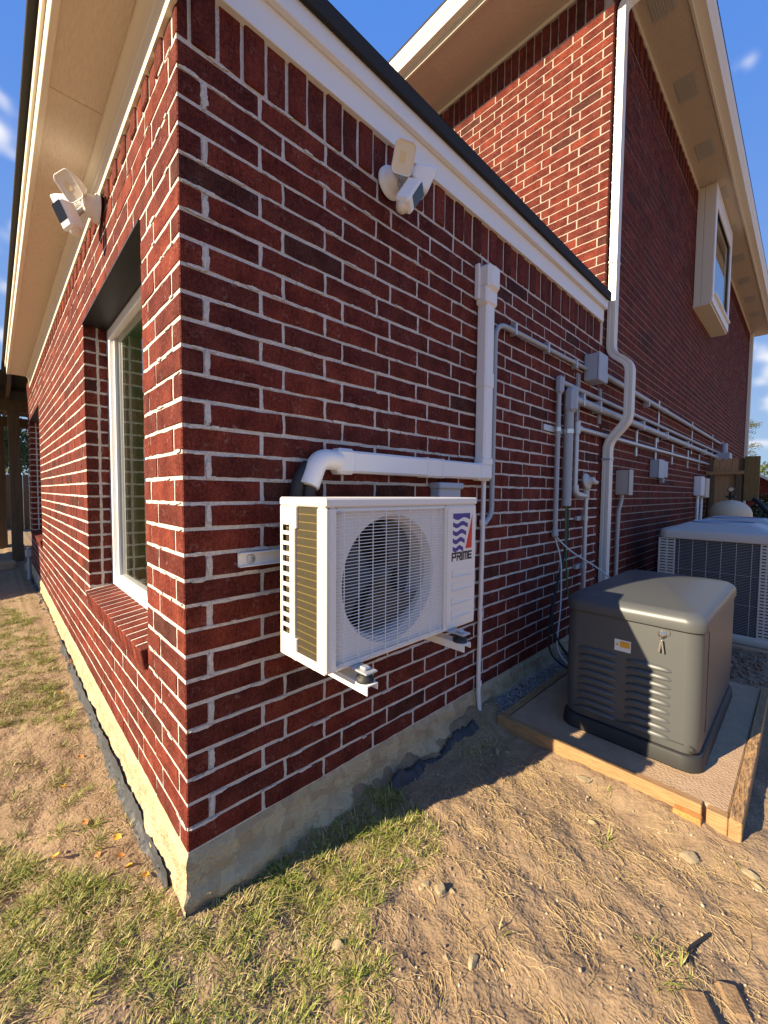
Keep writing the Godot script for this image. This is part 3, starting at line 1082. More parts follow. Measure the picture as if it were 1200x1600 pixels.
	sc.span(Vector3(x0 + 0.0003, y0 + 0.001, za + 0.013), Vector3(x0 + 0.004, sy, za + 0.059))
	for k in 11:
		sc.span(Vector3(x0 + 0.0003, sy + 0.0215 + k * 0.0335, za + 0.013), Vector3(x0 + 0.004, sy + 0.0335 + k * 0.0335, za + 0.059))
	sc.span(Vector3(x0 + 0.0003, sy + 0.3685, za + 0.013), Vector3(x0 + 0.004, y1 - 0.029, za + 0.059))
	sc.box(Vector3(x0 - 0.0005, y1 - 0.066, za + 0.036), Vector3(0.003, 0.045, 0.04), 0.001)
	sc.box(Vector3(x0 - 0.0005, y0 + 0.042, za + 0.036), Vector3(0.003, 0.045, 0.04), 0.001)
	part("slotted_cover", sc, M.casing, t)
	var inn := MB.new()
	inn.span(Vector3(x0 + 0.012, y0 + 0.019, za + 0.009), Vector3(x0 + 0.018, y1 - 0.03, 0.128))
	part("inner_coil", inn, M.coil, t)
	var lip := MB.new()
	lip.span(Vector3(x0 - 0.001, y0 + 0.001, zc + 0.001), Vector3(x0 + 0.006, y0 + 0.028, 0.2635), 0.002)
	part("lower_lip", lip, M.casing, t)
	for q in [[x0, y1 - 0.014, 0.075], [x0, y1 - 0.014, 0.285], [x0, y0 + 0.014, 0.085]]:
		var s := MB.new()
		s.lathe([Vector2(0.0001, 0.002), Vector2(0.0035, 0.0016), Vector2(0.0042, 0)], 10, Transform3D(Basis(Vector3(0, 1, 0), Vector3(-1, 0, 0), Vector3(0, 0, 1)), Vector3(q[0] - 0.002, q[1], q[2])))
		part("screw", s, M.galv, t)
	# badge panel
	var pp := MB.new()
	pp.prism(rrect2(0.186, 0.462, 0.014), 0.0035, Transform3D(Basis.IDENTITY, Vector3(0.943, 0.818, zf - 0.0005)))
	part("badge_panel", pp, M.casing, t)
	var zl := zf + 0.0031
	for k in 4:
		var e := MB.new()
		var yy := 0.79 - k * 0.054
		e.span(Vector3(0.880, yy - 0.016, zl), Vector3(1.008, yy - 0.012, zl + 0.0045), 0.001)
		e.span(Vector3(0.880, yy - 0.012, zl), Vector3(0.8835, yy + 0.014, zl + 0.0035), 0.001)
		e.span(Vector3(0.880, yy + 0.014, zl), Vector3(1.008, yy + 0.0165, zl + 0.001), 0.0005)
		part("embossed_rib", e, M.casing, t)
	var logo := holder("logo", t)
	for k in 5:
		var yk := 1.022 - k * 0.0315
		var right := 1.000 - 0.0098 * (k + 1) * 1.0 - (0.0 if k > 0 else -0.006)
		var poly := PackedVector2Array()
		var w := right - 0.882
		for j in 13:
			var u := j / 12.0
			poly.append(Vector2(0.882 + w * u, yk + (0.005 * sin(u * TAU * 1.3 + 2.6) if k > 0 else 0.004)))
		for j in 13:
			var u := 1.0 - j / 12.0
			poly.append(Vector2(0.882 + w * u, yk - 0.017 + 0.005 * sin(u * TAU * 1.3 + 2.6)))
		var lb := MB.new()
		lb.prism(poly, 0.0004, Transform3D(Basis.IDENTITY, Vector3(0, 0, zl)))
		part("wave", lb, M.purple, logo)
	var tr := MB.new()
	tr.prism(PackedVector2Array([Vector2(1.012, 1.022), Vector2(1.010, 0.884), Vector2(0.966, 0.884)]), 0.0004, Transform3D(Basis.IDENTITY, Vector3(0, 0, zl)))
	part("triangle", tr, M.red, logo)
	var tx := MB.new()
	var strokes := [
		[[0.0, 0.0], [0.0, 1.0]], [[0.0, 1.0], [0.72, 1.0]], [[0.72, 1.0], [0.72, 0.45]], [[0.72, 0.45], [0.12, 0.45]],
		[[1.1, 0.0], [1.1, 0.62]], [[1.0, 1.0], [1.8, 1.0]], [[1.8, 1.0], [1.8, 0.5]], [[1.22, 0.5], [1.8, 0.5]], [[1.42, 0.5], [1.82, 0.0]],
		[[2.12, 0.0], [2.12, 1.0]],
		[[2.45, 0.0], [2.45, 1.0]], [[2.45, 1.0], [3.35, 1.0]], [[2.9, 1.0], [2.9, 0.0]], [[3.35, 1.0], [3.35, 0.0]],
		[[3.68, 0.0], [3.68, 1.0]], [[3.68, 1.0], [4.3, 1.0]], [[3.68, 0.5], [4.25, 0.5]], [[3.68, 0.0], [4.3, 0.0]]]
	for s in strokes:
		var a := Vector2(0.880 + s[0][0] * 0.0296, 0.843 + s[0][1] * 0.027)
		var b := Vector2(0.880 + s[1][0] * 0.0296, 0.843 + s[1][1] * 0.027)
		var d := (b - a).normalized() * 0.0037
		var p := Vector2(-d.y, d.x)
		tx.prism(PackedVector2Array([a - d - p, b + d - p, b + d + p, a - d + p]), 0.0004 + 0.00002 * strokes.find(s), Transform3D(Basis.IDENTITY, Vector3(0, 0, zl)))
	part("lettering", tx, M.ink, logo)
	for xa in [0.40, 0.885]:
		var f := MB.new()
		f.span(Vector3(xa - 0.024, y0 - 0.003, 0.30), Vector3(xa + 0.024, y0 + 0.003, 0.385), 0.002)
		f.span(Vector3(xa - 0.012, y0 + 0.003, 0.34), Vector3(xa + 0.012, y0 + 0.012, 0.366), 0.003)
		part("foot", f, M.galv, t)
	t.position = Vector3(0.2435, 0.600, 0.365)
	t.scale = Vector3.ONE * 0.942

func build_line_cover():
	var t := thing("line_cover", "white plastic line cover rising up the wall and turning above the condenser", "pipe cover", Vector3(1.51, 1.2, 0.03))
	var v := MB.new()
	v.span(Vector3(1.478, 1.20, 0.002), Vector3(1.556, 2.15, 0.066), 0.009)
	part("vertical_cover", v, M.duct, t)
	var h := MB.new()
	h.span(Vector3(0.53, 1.178, 0.003), Vector3(1.52, 1.262, 0.065), 0.009)
	part("horizontal_cover", h, M.duct, t)
	var e := MB.new()
	e.span(Vector3(1.440, 1.172, 0.001), Vector3(1.563, 1.267, 0.071), 0.016)
	e.span(Vector3(1.472, 1.25, 0.001), Vector3(1.5625, 1.30, 0.0705), 0.010)
	part("elbow", e, M.duct, t)
	for x in [1.02, 1.13]:
		var c := MB.new()
		c.span(Vector3(x, 1.174, 0.0025), Vector3(x + 0.006, 1.266, 0.069), 0.002)
		part("coupling_ring", c, M.duct, t)
	var c2 := MB.new()
	c2.span(Vector3(1.035, 1.176, 0.0028), Vector3(1.122, 1.264, 0.0672), 0.008)
	part("coupling", c2, M.duct, t)
	var c3 := MB.new()
	c3.span(Vector3(1.474, 1.66, 0.0022), Vector3(1.560, 1.75, 0.069), 0.009)
	part("coupling", c3, M.duct, t)
	var cap := MB.new()
	cap.span(Vector3(1.462, 2.09, 0.0015), Vector3(1.568, 2.19, 0.074), 0.010)
	cap.span(Vector3(1.462, 2.16, 0.0012), Vector3(1.568, 2.292, 0.092), 0.018)
	cap.span(Vector3(1.452, 2.12, 0.001), Vector3(1.466, 2.300, 0.03), 0.004)
	part("end_cap", cap, M.duct, t)
	var le := MB.new()
	le.span(Vector3(0.515, 1.171, 0.002), Vector3(0.60, 1.268, 0.072), 0.014)
	part("end_fitting", le, M.duct, t)
	var p := thing("line_set", "wrapped white and black pipes curving down behind the condenser", "pipe", Vector3(0.42, 1.05, 0.06))
	var w := MB.new()
	w.tube(rounded([Vector3(0.53, 1.22, 0.045), Vector3(0.44, 1.225, 0.05), Vector3(0.395, 1.125, 0.055)], 0.08, 8), 0.037, 14)
	part("white_wrap", w, M.duct, p)
	for q in [[-0.022, 0.035], [0.018, 0.05]]:
		var b := MB.new()
		b.tube(rounded([Vector3(0.43 + q[0], 1.20, q[1]), Vector3(0.385 + q[0], 1.14, q[1]), Vector3(0.372 + q[0], 0.98, q[1])], 0.05, 6), 0.0235, 12)
		part("black_insulation", b, M.rubber, p)
	var d := thing("disconnect_box", "small grey disconnect box on the brick behind the condenser", "electrical box", Vector3(1.2, 1.0, 0.0))
	var db := MB.new()
	db.span(Vector3(1.115, 0.92, 0.001), Vector3(1.285, 1.135, 0.06), 0.005)
	part("body", db, M.box, d)
	var dl := MB.new()
	dl.span(Vector3(1.105, 1.125, 0.0008), Vector3(1.295, 1.155, 0.072), 0.006)
	part("hood", dl, M.box, d)

func build_conduits():
	var c := MB.new()
	c.tube(rounded([Vector3(1.535, 1.18, 0.03), Vector3(1.535, 0.0, 0.02), Vector3(1.56, -0.25, 0.03)], 0.1, 5), 0.0125, 10)
	var t := thing("thin_conduit", "thin white conduit dropping from the line cover elbow to the soil", "conduit", Vector3(1.535, -0.2, 0.02))
	part("pipe", c, M.duct, t)
	for y in [0.93, 0.42, 0.03]:
		var s := MB.new()
		s.lathe([Vector2(0.0128, 0), Vector2(0.0155, 0.002), Vector2(0.0155, 0.03), Vector2(0.0128, 0.032)], 12, Transform3D(Basis.IDENTITY, Vector3(1.535, y, 0.025)))
		part("coupling", s, M.duct, t)
	var u := thing("upper_conduit", "long grey conduit bending out from the line cover to the junction box and beyond", "conduit", Vector3(1.66, 1.0, 0.02))
	var a := MB.new()
	a.tube(rounded([Vector3(1.54, 0.93, 0.028), Vector3(1.625, 0.985, 0.026), Vector3(1.625, 2.05, 0.026), Vector3(2.95, 2.075, 0.026)], 0.11, 7), 0.0145, 12)
	part("near_run", a, M.pvc, u)
	var a2 := MB.new()
	a2.tube([Vector3(3.15, 2.10, 0.035), Vector3(10.6, 2.10, 0.035)], 0.024, 10)
	part("far_run", a2, M.pvc, u)
	for x in [1.82, 2.25, 2.72, 3.3, 4.6]:
		var s := MB.new()
		s.span(Vector3(x, 2.03, 0.001), Vector3(x + 0.02, 2.10, 0.044 if x < 3 else 0.062), 0.002)
		part("clip", s, M.galv, u)
	for x in [5.3, 6.9]:
		var s := MB.new()
		s.lathe([Vector2(0.024, 0), Vector2(0.030, 0.004), Vector2(0.030, 0.10), Vector2(0.024, 0.104)], 12, Transform3D(Basis(Vector3(0, 1, 0), Vector3(1, 0, 0), Vector3(0, 0, -1)), Vector3(x, 2.10, 0.035)))
		part("coupling", s, M.pvc, u)
	var j := thing("junction_box", "square blue-grey junction box where the upper conduit meets the downspout", "electrical box", Vector3(3.05, 2.0, 0.0))
	var jb := MB.new()
	jb.span(Vector3(2.955, 1.985, 0.001), Vector3(3.135, 2.19, 0.105), 0.008)
	part("body", jb, M.box, j)
	var jl := MB.new()
	jl.span(Vector3(2.950, 1.980, 0.106), Vector3(3.140, 2.195, 0.118), 0.005)
	part("lid", jl, M.box, j)
	# two LB runs
	var l1 := thing("slim_conduit", "slim grey conduit with elbow fitting and white wires hanging from its end", "conduit", Vector3(2.45, 0.8, 0.02))
	var b1 := MB.new()
	b1.tube([Vector3(2.455, 1.84, 0.03), Vector3(2.455, 0.85, 0.03)], 0.0165, 12)
	part("pipe", b1, M.pvc, l1)
	b1 = MB.new()
	b1.tube([Vector3(2.46, 1.885, 0.034), Vector3(11.0, 1.92, 0.034)], 0.017, 10)
	part("far_run", b1, M.pvc, l1)
	var f1 := MB.new()
	f1.box(Vector3(2.455, 1.86, 0.034), Vector3(0.048, 0.125, 0.056), 0.016)
	part("elbow_fitting", f1, M.box, l1)
	var e1 := MB.new()
	e1.lathe([Vector2(0.0168, 0.06), Vector2(0.021, 0.058), Vector2(0.021, 0.03), Vector2(0.024, 0.028), Vector2(0.024, 0.012), Vector2(0.018, 0.0), Vector2(0.0001, 0.0)], 12, Transform3D(Basis.IDENTITY, Vector3(2.455, 0.80, 0.03)))
	part("end_nut", e1, M.pvc, l1)
	b1 = MB.new()
	var l2 := thing("thick_conduit", "thick grey conduit with large rounded elbow fitting beside the slim conduit", "conduit", Vector3(2.6, 1.0, 0.03))
	var b2 := MB.new()
	b2.tube([Vector3(2.605, 1.75, 0.042), Vector3(2.605, 1.02, 0.042)], 0.032, 16)
	b2.tube([Vector3(2.61, 1.80, 0.040), Vector3(11.0, 1.815, 0.040)], 0.030, 14)
	part("pipe", b2, M.pvc, l2)
	var f2 := MB.new()
	f2.box(Vector3(2.605, 1.775, 0.052), Vector3(0.084, 0.185, 0.094), 0.028)
	part("elbow_fitting", f2, M.box, l2)
	for x in [2.80, 3.15, 4.4, 5.4, 6.6, 8.0]:
		var s := MB.new()
		s.span(Vector3(x, 1.765, 0.001), Vector3(x + 0.025, 1.855, 0.073), 0.002)
		part("clip", s, M.galv, l2)
	var sb := thing("strut_channel", "short slotted metal strut clamping the two upright conduits", "strut", Vector3(2.45, 1.55, 0.0))
	var sm := MB.new()
	sm.span(Vector3(2.28, 1.535, 0.001), Vector3(2.67, 1.575, 0.012), 0.001)
	for k in 6: sm.span(Vector3(2.29 + k * 0.03, 1.547, 0.012), Vector3(2.305 + k * 0.03, 1.563, 0.0125))
	part("channel", sm, M.galv, sb)
	for q in [[2.455, 0.018], [2.605, 0.034]]:
		var cl := MB.new()
		cl.tube([Vector3(q[0], 1.54, 0.03 if q[1] < .02 else 0.042), Vector3(q[0], 1.57, 0.03 if q[1] < .02 else 0.042)], q[1] + 0.002, 14)
		part("clamp", cl, M.steel, sb)
	# gas pipe
	var g := thing("gas_pipe", "galvanized gas pipe with tee, regulator and long run along the brick", "pipe", Vector3(2.78, 0.2, 0.03))
	var gm := MB.new()
	gm.tube([Vector3(2.77, 1.59, 0.034), Vector3(2.77, 1.16, 0.034)], 0.019, 12)
	gm.tube([Vector3(2.77, 1.60, 0.034), Vector3(8.55, 1.64, 0.034)], 0.0185, 10)
	gm.tube([Vector3(2.955, 1.09, 0.05), Vector3(2.955, 0.30, 0.05)], 0.0165, 12)
	part("pipe", gm, M.galv, g)
	var gt := MB.new()
	gt.tube([Vector3(2.77, 1.555, 0.034), Vector3(2.77, 1.645, 0.034)], 0.027, 12)
	gt.tube([Vector3(2.77, 1.60, 0.034), Vector3(2.83, 1.60, 0.034)], 0.027, 12)
	part("tee", gt, M.galv, g)
	var ge := MB.new()
	ge.tube(rounded([Vector3(2.77, 1.175, 0.034), Vector3(2.77, 1.105, 0.038), Vector3(2.87, 1.095, 0.046)], 0.05, 5), 0.027, 12)
	ge.tube([Vector3(2.85, 1.095, 0.046), Vector3(2.97, 1.09, 0.05)], 0.022, 12)
	part("elbow", ge, M.galv, g)
	var rg := MB.new()
	var rx := Transform3D(Basis(Vector3(1, 0, 0), Vector3(0, 0.2, 0.98), Vector3(0, -0.98, 0.2)).orthonormalized(), Vector3(2.93, 1.20, 0.045))
	rg.lathe([Vector2(0.0001, 0.0), Vector2(0.05, 0.0), Vector2(0.066, 0.012), Vector2(0.066, 0.022), Vector2(0.05, 0.034), Vector2(0.028, 0.045), Vector2(0.026, 0.07), Vector2(0.018, 0.078), Vector2(0.0001, 0.078)], 20, rx)
	rg.tube([Vector3(2.93, 1.17, 0.06), Vector3(2.955, 1.08, 0.05)], 0.024, 10)
	rg.tube([Vector3(2.95, 1.20, 0.07), Vector3(3.10, 1.20, 0.075)], 0.017, 10)
	part("regulator", rg, M.cu, g)
	for y in [0.90, 0.52]:
		var s := MB.new()
		s.span(Vector3(2.86, y, 0.001), Vector3(3.0, y + 0.035, 0.03), 0.003)
		s.tube([Vector3(2.955, y, 0.05), Vector3(2.955, y + 0.03, 0.05)], 0.021, 12)
		part("clamp", s, M.galv, g)
	# upright struts
	var grp := "short struts holding the conduit runs"
	for q in [[2.83, 1.66, 2.02], [3.30, 1.70, 1.99]]:
		var s := MB.new()
		s.span(Vector3(q[0] - 0.02, q[1], 0.001), Vector3(q[0] - 0.014, q[2], 0.02), 0.001)
		s.span(Vector3(q[0] + 0.014, q[1], 0.001), Vector3(q[0] + 0.02, q[2], 0.02), 0.001)
		s.span(Vector3(q[0] - 0.014, q[1], 0.001), Vector3(q[0] + 0.014, q[2], 0.004))
		single("strut", s, M.galv, "upright galvanized strut %s" % ("above the gas pipe tee" if q[0] < 3 else "under the blue-grey junction box"), "strut", grp)
	var names := ["first strut past the downspout on the gas run", "second strut past the downspout on the gas run", "third strut past the downspout on the gas run", "fourth strut past the downspout on the gas run", "last strut on the gas run before the fence"]
	var gx := [4.38, 5.14, 5.95, 6.93, 7.81]
	for k in 5:
		var s := MB.new()
		s.span(Vector3(gx[k] - 0.025, 1.50, 0.001), Vector3(gx[k] + 0.025, 1.76, 0.017), 0.002)
		single("strut", s, M.galv, "pale metal strut, " + names[k], "strut", grp)
	var ux := [5.24, 7.19, 9.04, 10.3]
	var un := ["nearest the paired grey boxes", "above the white meter boxes", "just above the wooden fence", "at the end of the long runs"]
	for k in 4:
		var s := MB.new()
		s.span(Vector3(ux[k] - 0.025, 1.72, 0.001), Vector3(ux[k] + 0.025, 2.20, 0.010), 0.002)
		single("strut", s, M.galv, "tall metal strut behind the three conduit runs, " + un[k], "strut", grp)
	# wires
	var wires := [
		["white_wire", M.white_wire, 0.0055, [Vector3(2.45, 0.81, 0.03), Vector3(2.50, 0.65, 0.06), Vector3(2.43, 0.35, 0.10), Vector3(2.22, 0.08, 0.16), Vector3(2.22, -0.02, 0.30), Vector3(2.28, 0.0, 0.42)], "white wire drooping from the slim conduit to the generator foot"],
		["white_wire", M.white_wire, 0.0055, [Vector3(2.46, 0.81, 0.03), Vector3(2.55, 0.70, 0.10), Vector3(2.62, 0.60, 0.26), Vector3(2.63, 0.50, 0.385)], "white wire reaching from the slim conduit to the generator lid"],
		["green_wire", M.green_wire, 0.0055, [Vector3(2.60, 1.03, 0.042), Vector3(2.59, 0.75, 0.05), Vector3(2.56, 0.35, 0.09), Vector3(2.50, 0.10, 0.22), Vector3(2.48, 0.02, 0.385)], "green earth wire hanging from the thick conduit"],
		["black_cable", M.rubber, 0.009, [Vector3(2.62, 1.03, 0.042), Vector3(2.62, 0.70, 0.045), Vector3(2.40, 0.40, 0.06), Vector3(2.26, 0.20, 0.10), Vector3(2.28, 0.02, 0.24), Vector3(2.33, 0.0, 0.40)], "looped black cable hanging from the thick conduit against the brick"],
		["black_cable", M.rubber, 0.006, [Vector3(2.625, 1.03, 0.045), Vector3(2.64, 0.80, 0.05), Vector3(2.50, 0.52, 0.05), Vector3(2.34, 0.30, 0.06), Vector3(2.20, 0.05, 0.12), Vector3(2.26, -0.04, 0.26), Vector3(2.36, -0.02, 0.40)], "thinner black cable hanging lower beside the looped one"]]
	for w in wires:
		var m := MB.new()
		m.tube(rounded(w[3], 0.25, 6), w[2], 7)
		single(w[0], m, w[1], w[4], "wire")
	# boxes further along
	var x1 := thing("meter_box", "grey weatherproof box with conduit dropping from it, beside the downspout", "electrical box", Vector3(3.9, 1.1, 0.0))
	var m1 := MB.new()
	m1.span(Vector3(3.80, 1.105, 0.001), Vector3(3.90, 1.33, 0.11), 0.006)
	part("body", m1, M.box_tan, x1)
	var m1l := MB.new()
	m1l.span(Vector3(3.794, 1.10, 0.1105), Vector3(3.906, 1.335, 0.122), 0.004)
	part("lid", m1l, M.box_tan, x1)
	var m1p := MB.new()
	m1p.tube(rounded([Vector3(3.84, 1.11, 0.05), Vector3(3.84, 1.03, 0.045), Vector3(3.81, 0.95, 0.03), Vector3(3.81, -0.1, 0.03)], 0.06, 5), 0.018, 10)
	m1p.tube([Vector3(3.92, 1.12, 0.02), Vector3(3.90, 0.4, 0.012), Vector3(3.91, -0.1, 0.012)], 0.005, 6)
	part("conduit", m1p, M.box_tan, x1)
	for k in 2:
		var x2 := thing("utility_box", ["wider of two grey utility boxes mounted side by side", "narrower of two grey utility boxes, with knob below it"][k], "electrical box", Vector3(4.97 + k * 0.3, 1.3, 0), "paired grey boxes")
		var m2 := MB.new()
		m2.span(Vector3(4.95 + k * 0.28, 1.30 + 0.01 * k, 0.001), Vector3(5.18 + k * 0.22, 1.50, 0.085), 0.006)
		part("body", m2, M.box, x2)
		var m3 := MB.new()
		if k == 0: m3.span(Vector3(4.945, 1.296, 0.0855), Vector3(5.185, 1.504, 0.095), 0.003)
		else: m3.span(Vector3(5.33, 1.245, 0.01), Vector3(5.38, 1.309, 0.06), 0.008)
		part("lid" if k == 0 else "knob", m3, M.box, x2)
	for k in 2:
		var x3 := thing("white_box", ["larger white utility box with pipes below, near the fence", "cream utility box right against the wooden fence"][k], "electrical box", Vector3(7.6 + k * .4, 1.1, 0), "white boxes by the fence")
		var m4 := MB.new()
		m4.span(Vector3(7.52 + k * 0.33, 1.10 - 0.03 * k, 0.001), Vector3(7.80 + k * 0.30, 1.40 - 0.02 * k, 0.10 + 0.02 * k), 0.006)
		part("body", m4, M.vinyl if k == 0 else M.cream, x3)
		var m5 := MB.new()
		m5.tube([Vector3(7.62 + k * 0.33, 1.12, 0.04), Vector3(7.60 + k * 0.33, -0.1, 0.04)], 0.022, 8)
		part("pipe", m5, M.vinyl, x3)

# ---------------------------------------------------------------- floodlight cameras
func head(t: Node3D, xf: Transform3D, called: String):
	var h := holder(called, t)
	var mb := MB.new()
	var rows: Array = []
	for q in [[0.016, 0.016, -0.075], [0.024, 0.026, -0.07], [0.032, 0.036, -0.045], [0.040, 0.050, -0.012], [0.0425, 0.053, 0.006], [0.040, 0.0505, 0.008], [0.037, 0.0475, 0.001]]:
		var ring := PackedVector3Array()
		for p in rrect2(q[0] * 2, q[1] * 2, q[0] * 0.45, 4): ring.append(xf * Vector3(p.x, p.y, q[2]))
		rows.append(ring)
	mb.grid(rows, true, false)
	part("housing", mb, M.lamp, h)
	var ln := MB.new()
	ln.prism(rrect2(0.075, 0.096, 0.016), 0.002, xf * Transform3D(Basis.IDENTITY, Vector3(0, 0, -0.0005)))
	part("lens", ln, M.lens, h)
	var led := MB.new()
	led.prism(rrect2(0.026, 0.034, 0.005), 0.0012, xf * Transform3D(Basis.IDENTITY, Vector3(-0.004, 0.002, 0.0012)))
	part("led_plate", led, M.led, h)

func flood(label: String, at: Vector3, bs: Basis, la: Array, lb: Array, cm: Array):
	var t := thing("floodlight_camera", label, "floodlight", at, "floodlight cameras")
	var W := Transform3D(bs, at)
	var toz := Basis(Vector3(1, 0, 0), Vector3(0, 0, 1), Vector3(0, -1, 0))
	var b := MB.new()
	b.lathe([Vector2(0.0001, 0.062), Vector2(0.03, 0.060), Vector2(0.042, 0.052), Vector2(0.050, 0.024), Vector2(0.051, 0.016), Vector2(0.060, 0.014), Vector2(0.062, 0.0)], 28, W * Transform3D(toz, Vector3(0, 0, 0.012)))
	part("base", b, M.lamp, t)
	for q in [la, lb]:
		var z: Vector3 = q[1].normalized()
		var x := Vector3.UP.cross(z).normalized()
		var hb := Basis(x, z.cross(x), z) * Basis(Vector3(0, 0, 1), q[2])
		var c: Vector3 = q[0]
		head(t, W * Transform3D(hb, c), "lamp_head")
		var a := MB.new()
		a.tube([W * Vector3(c.x * 0.25, c.y * 0.2, 0.05), W * (c - z * 0.068)], 0.013, 10)
		a.lathe([Vector2(0.0001, 0.018), Vector2(0.013, 0.013), Vector2(0.018, 0.0), Vector2(0.013, -0.013), Vector2(0.0001, -0.018)], 12, W * Transform3D(Basis.IDENTITY, c - z * 0.072))
		part("arm", a, M.lamp, t)
	var zc: Vector3 = cm[1].normalized()
	var xc := Vector3.UP.cross(zc).normalized()
	var cb := W * Transform3D(Basis(xc, zc.cross(xc), zc) * Basis(Vector3(0, 0, 1), cm[2]), cm[0])
	var body := holder("camera", t)
	var m := MB.new()
	m.box(cb.origin, Vector3(0.066, 0.112, 0.066), 0.009, cb.basis)
	part("body", m, M.lamp, body)
	var gl := MB.new()
	gl.prism(rrect2(0.052, 0.074, 0.004), 0.0012, cb * Transform3D(Basis.IDENTITY, Vector3(0, 0.012, 0.0328)))
	part("window", gl, M.camglass, body)
	var dm := MB.new()
	dm.lathe([Vector2(0.026, 0.0), Vector2(0.0245, -0.010), Vector2(0.018, -0.020), Vector2(0.009, -0.0255), Vector2(0.0001, -0.027)], 18, cb * Transform3D(Basis.IDENTITY, Vector3(0, -0.054, 0.0)))
	part("sensor_dome", dm, M.lens, body)
	var ar := MB.new()
	ar.tube([W * Vector3(0, -0.01, 0.06), cb * Vector3(0, 0.01, -0.03)], 0.012, 10)
	part("arm", ar, M.galv, t)

func build_floodlights():
	flood("white floodlight camera on the shaded brick just under the white frieze", Vector3(0.815, 2.375, 0.0), Basis.IDENTITY,
		[Vector3(-0.045, 0.008, 0.135), Vector3(-0.45, -0.55, 0.75), -0.1], [Vector3(0.085, -0.025, 0.145), Vector3(0.85, -0.35, 0.35), 0.25], [Vector3(0.0, -0.105, 0.125), Vector3(0.36, -0.42, 0.8), -0.35])
	flood("white floodlight camera on the sunlit wall under the cream soffit", Vector3(0.0, 2.39, -1.05), Basis(Vector3(0, 0, 1), Vector3(0, 1, 0), Vector3(-1, 0, 0)),
		[Vector3(0.06, 0.015, 0.125), Vector3(0.55, -0.55, 0.55), 0.35], [Vector3(-0.09, -0.01, 0.13), Vector3(-0.75, -0.35, 0.55), -0.2], [Vector3(0.005, -0.085, 0.125), Vector3(0.45, -0.30, 0.8), 0.25])

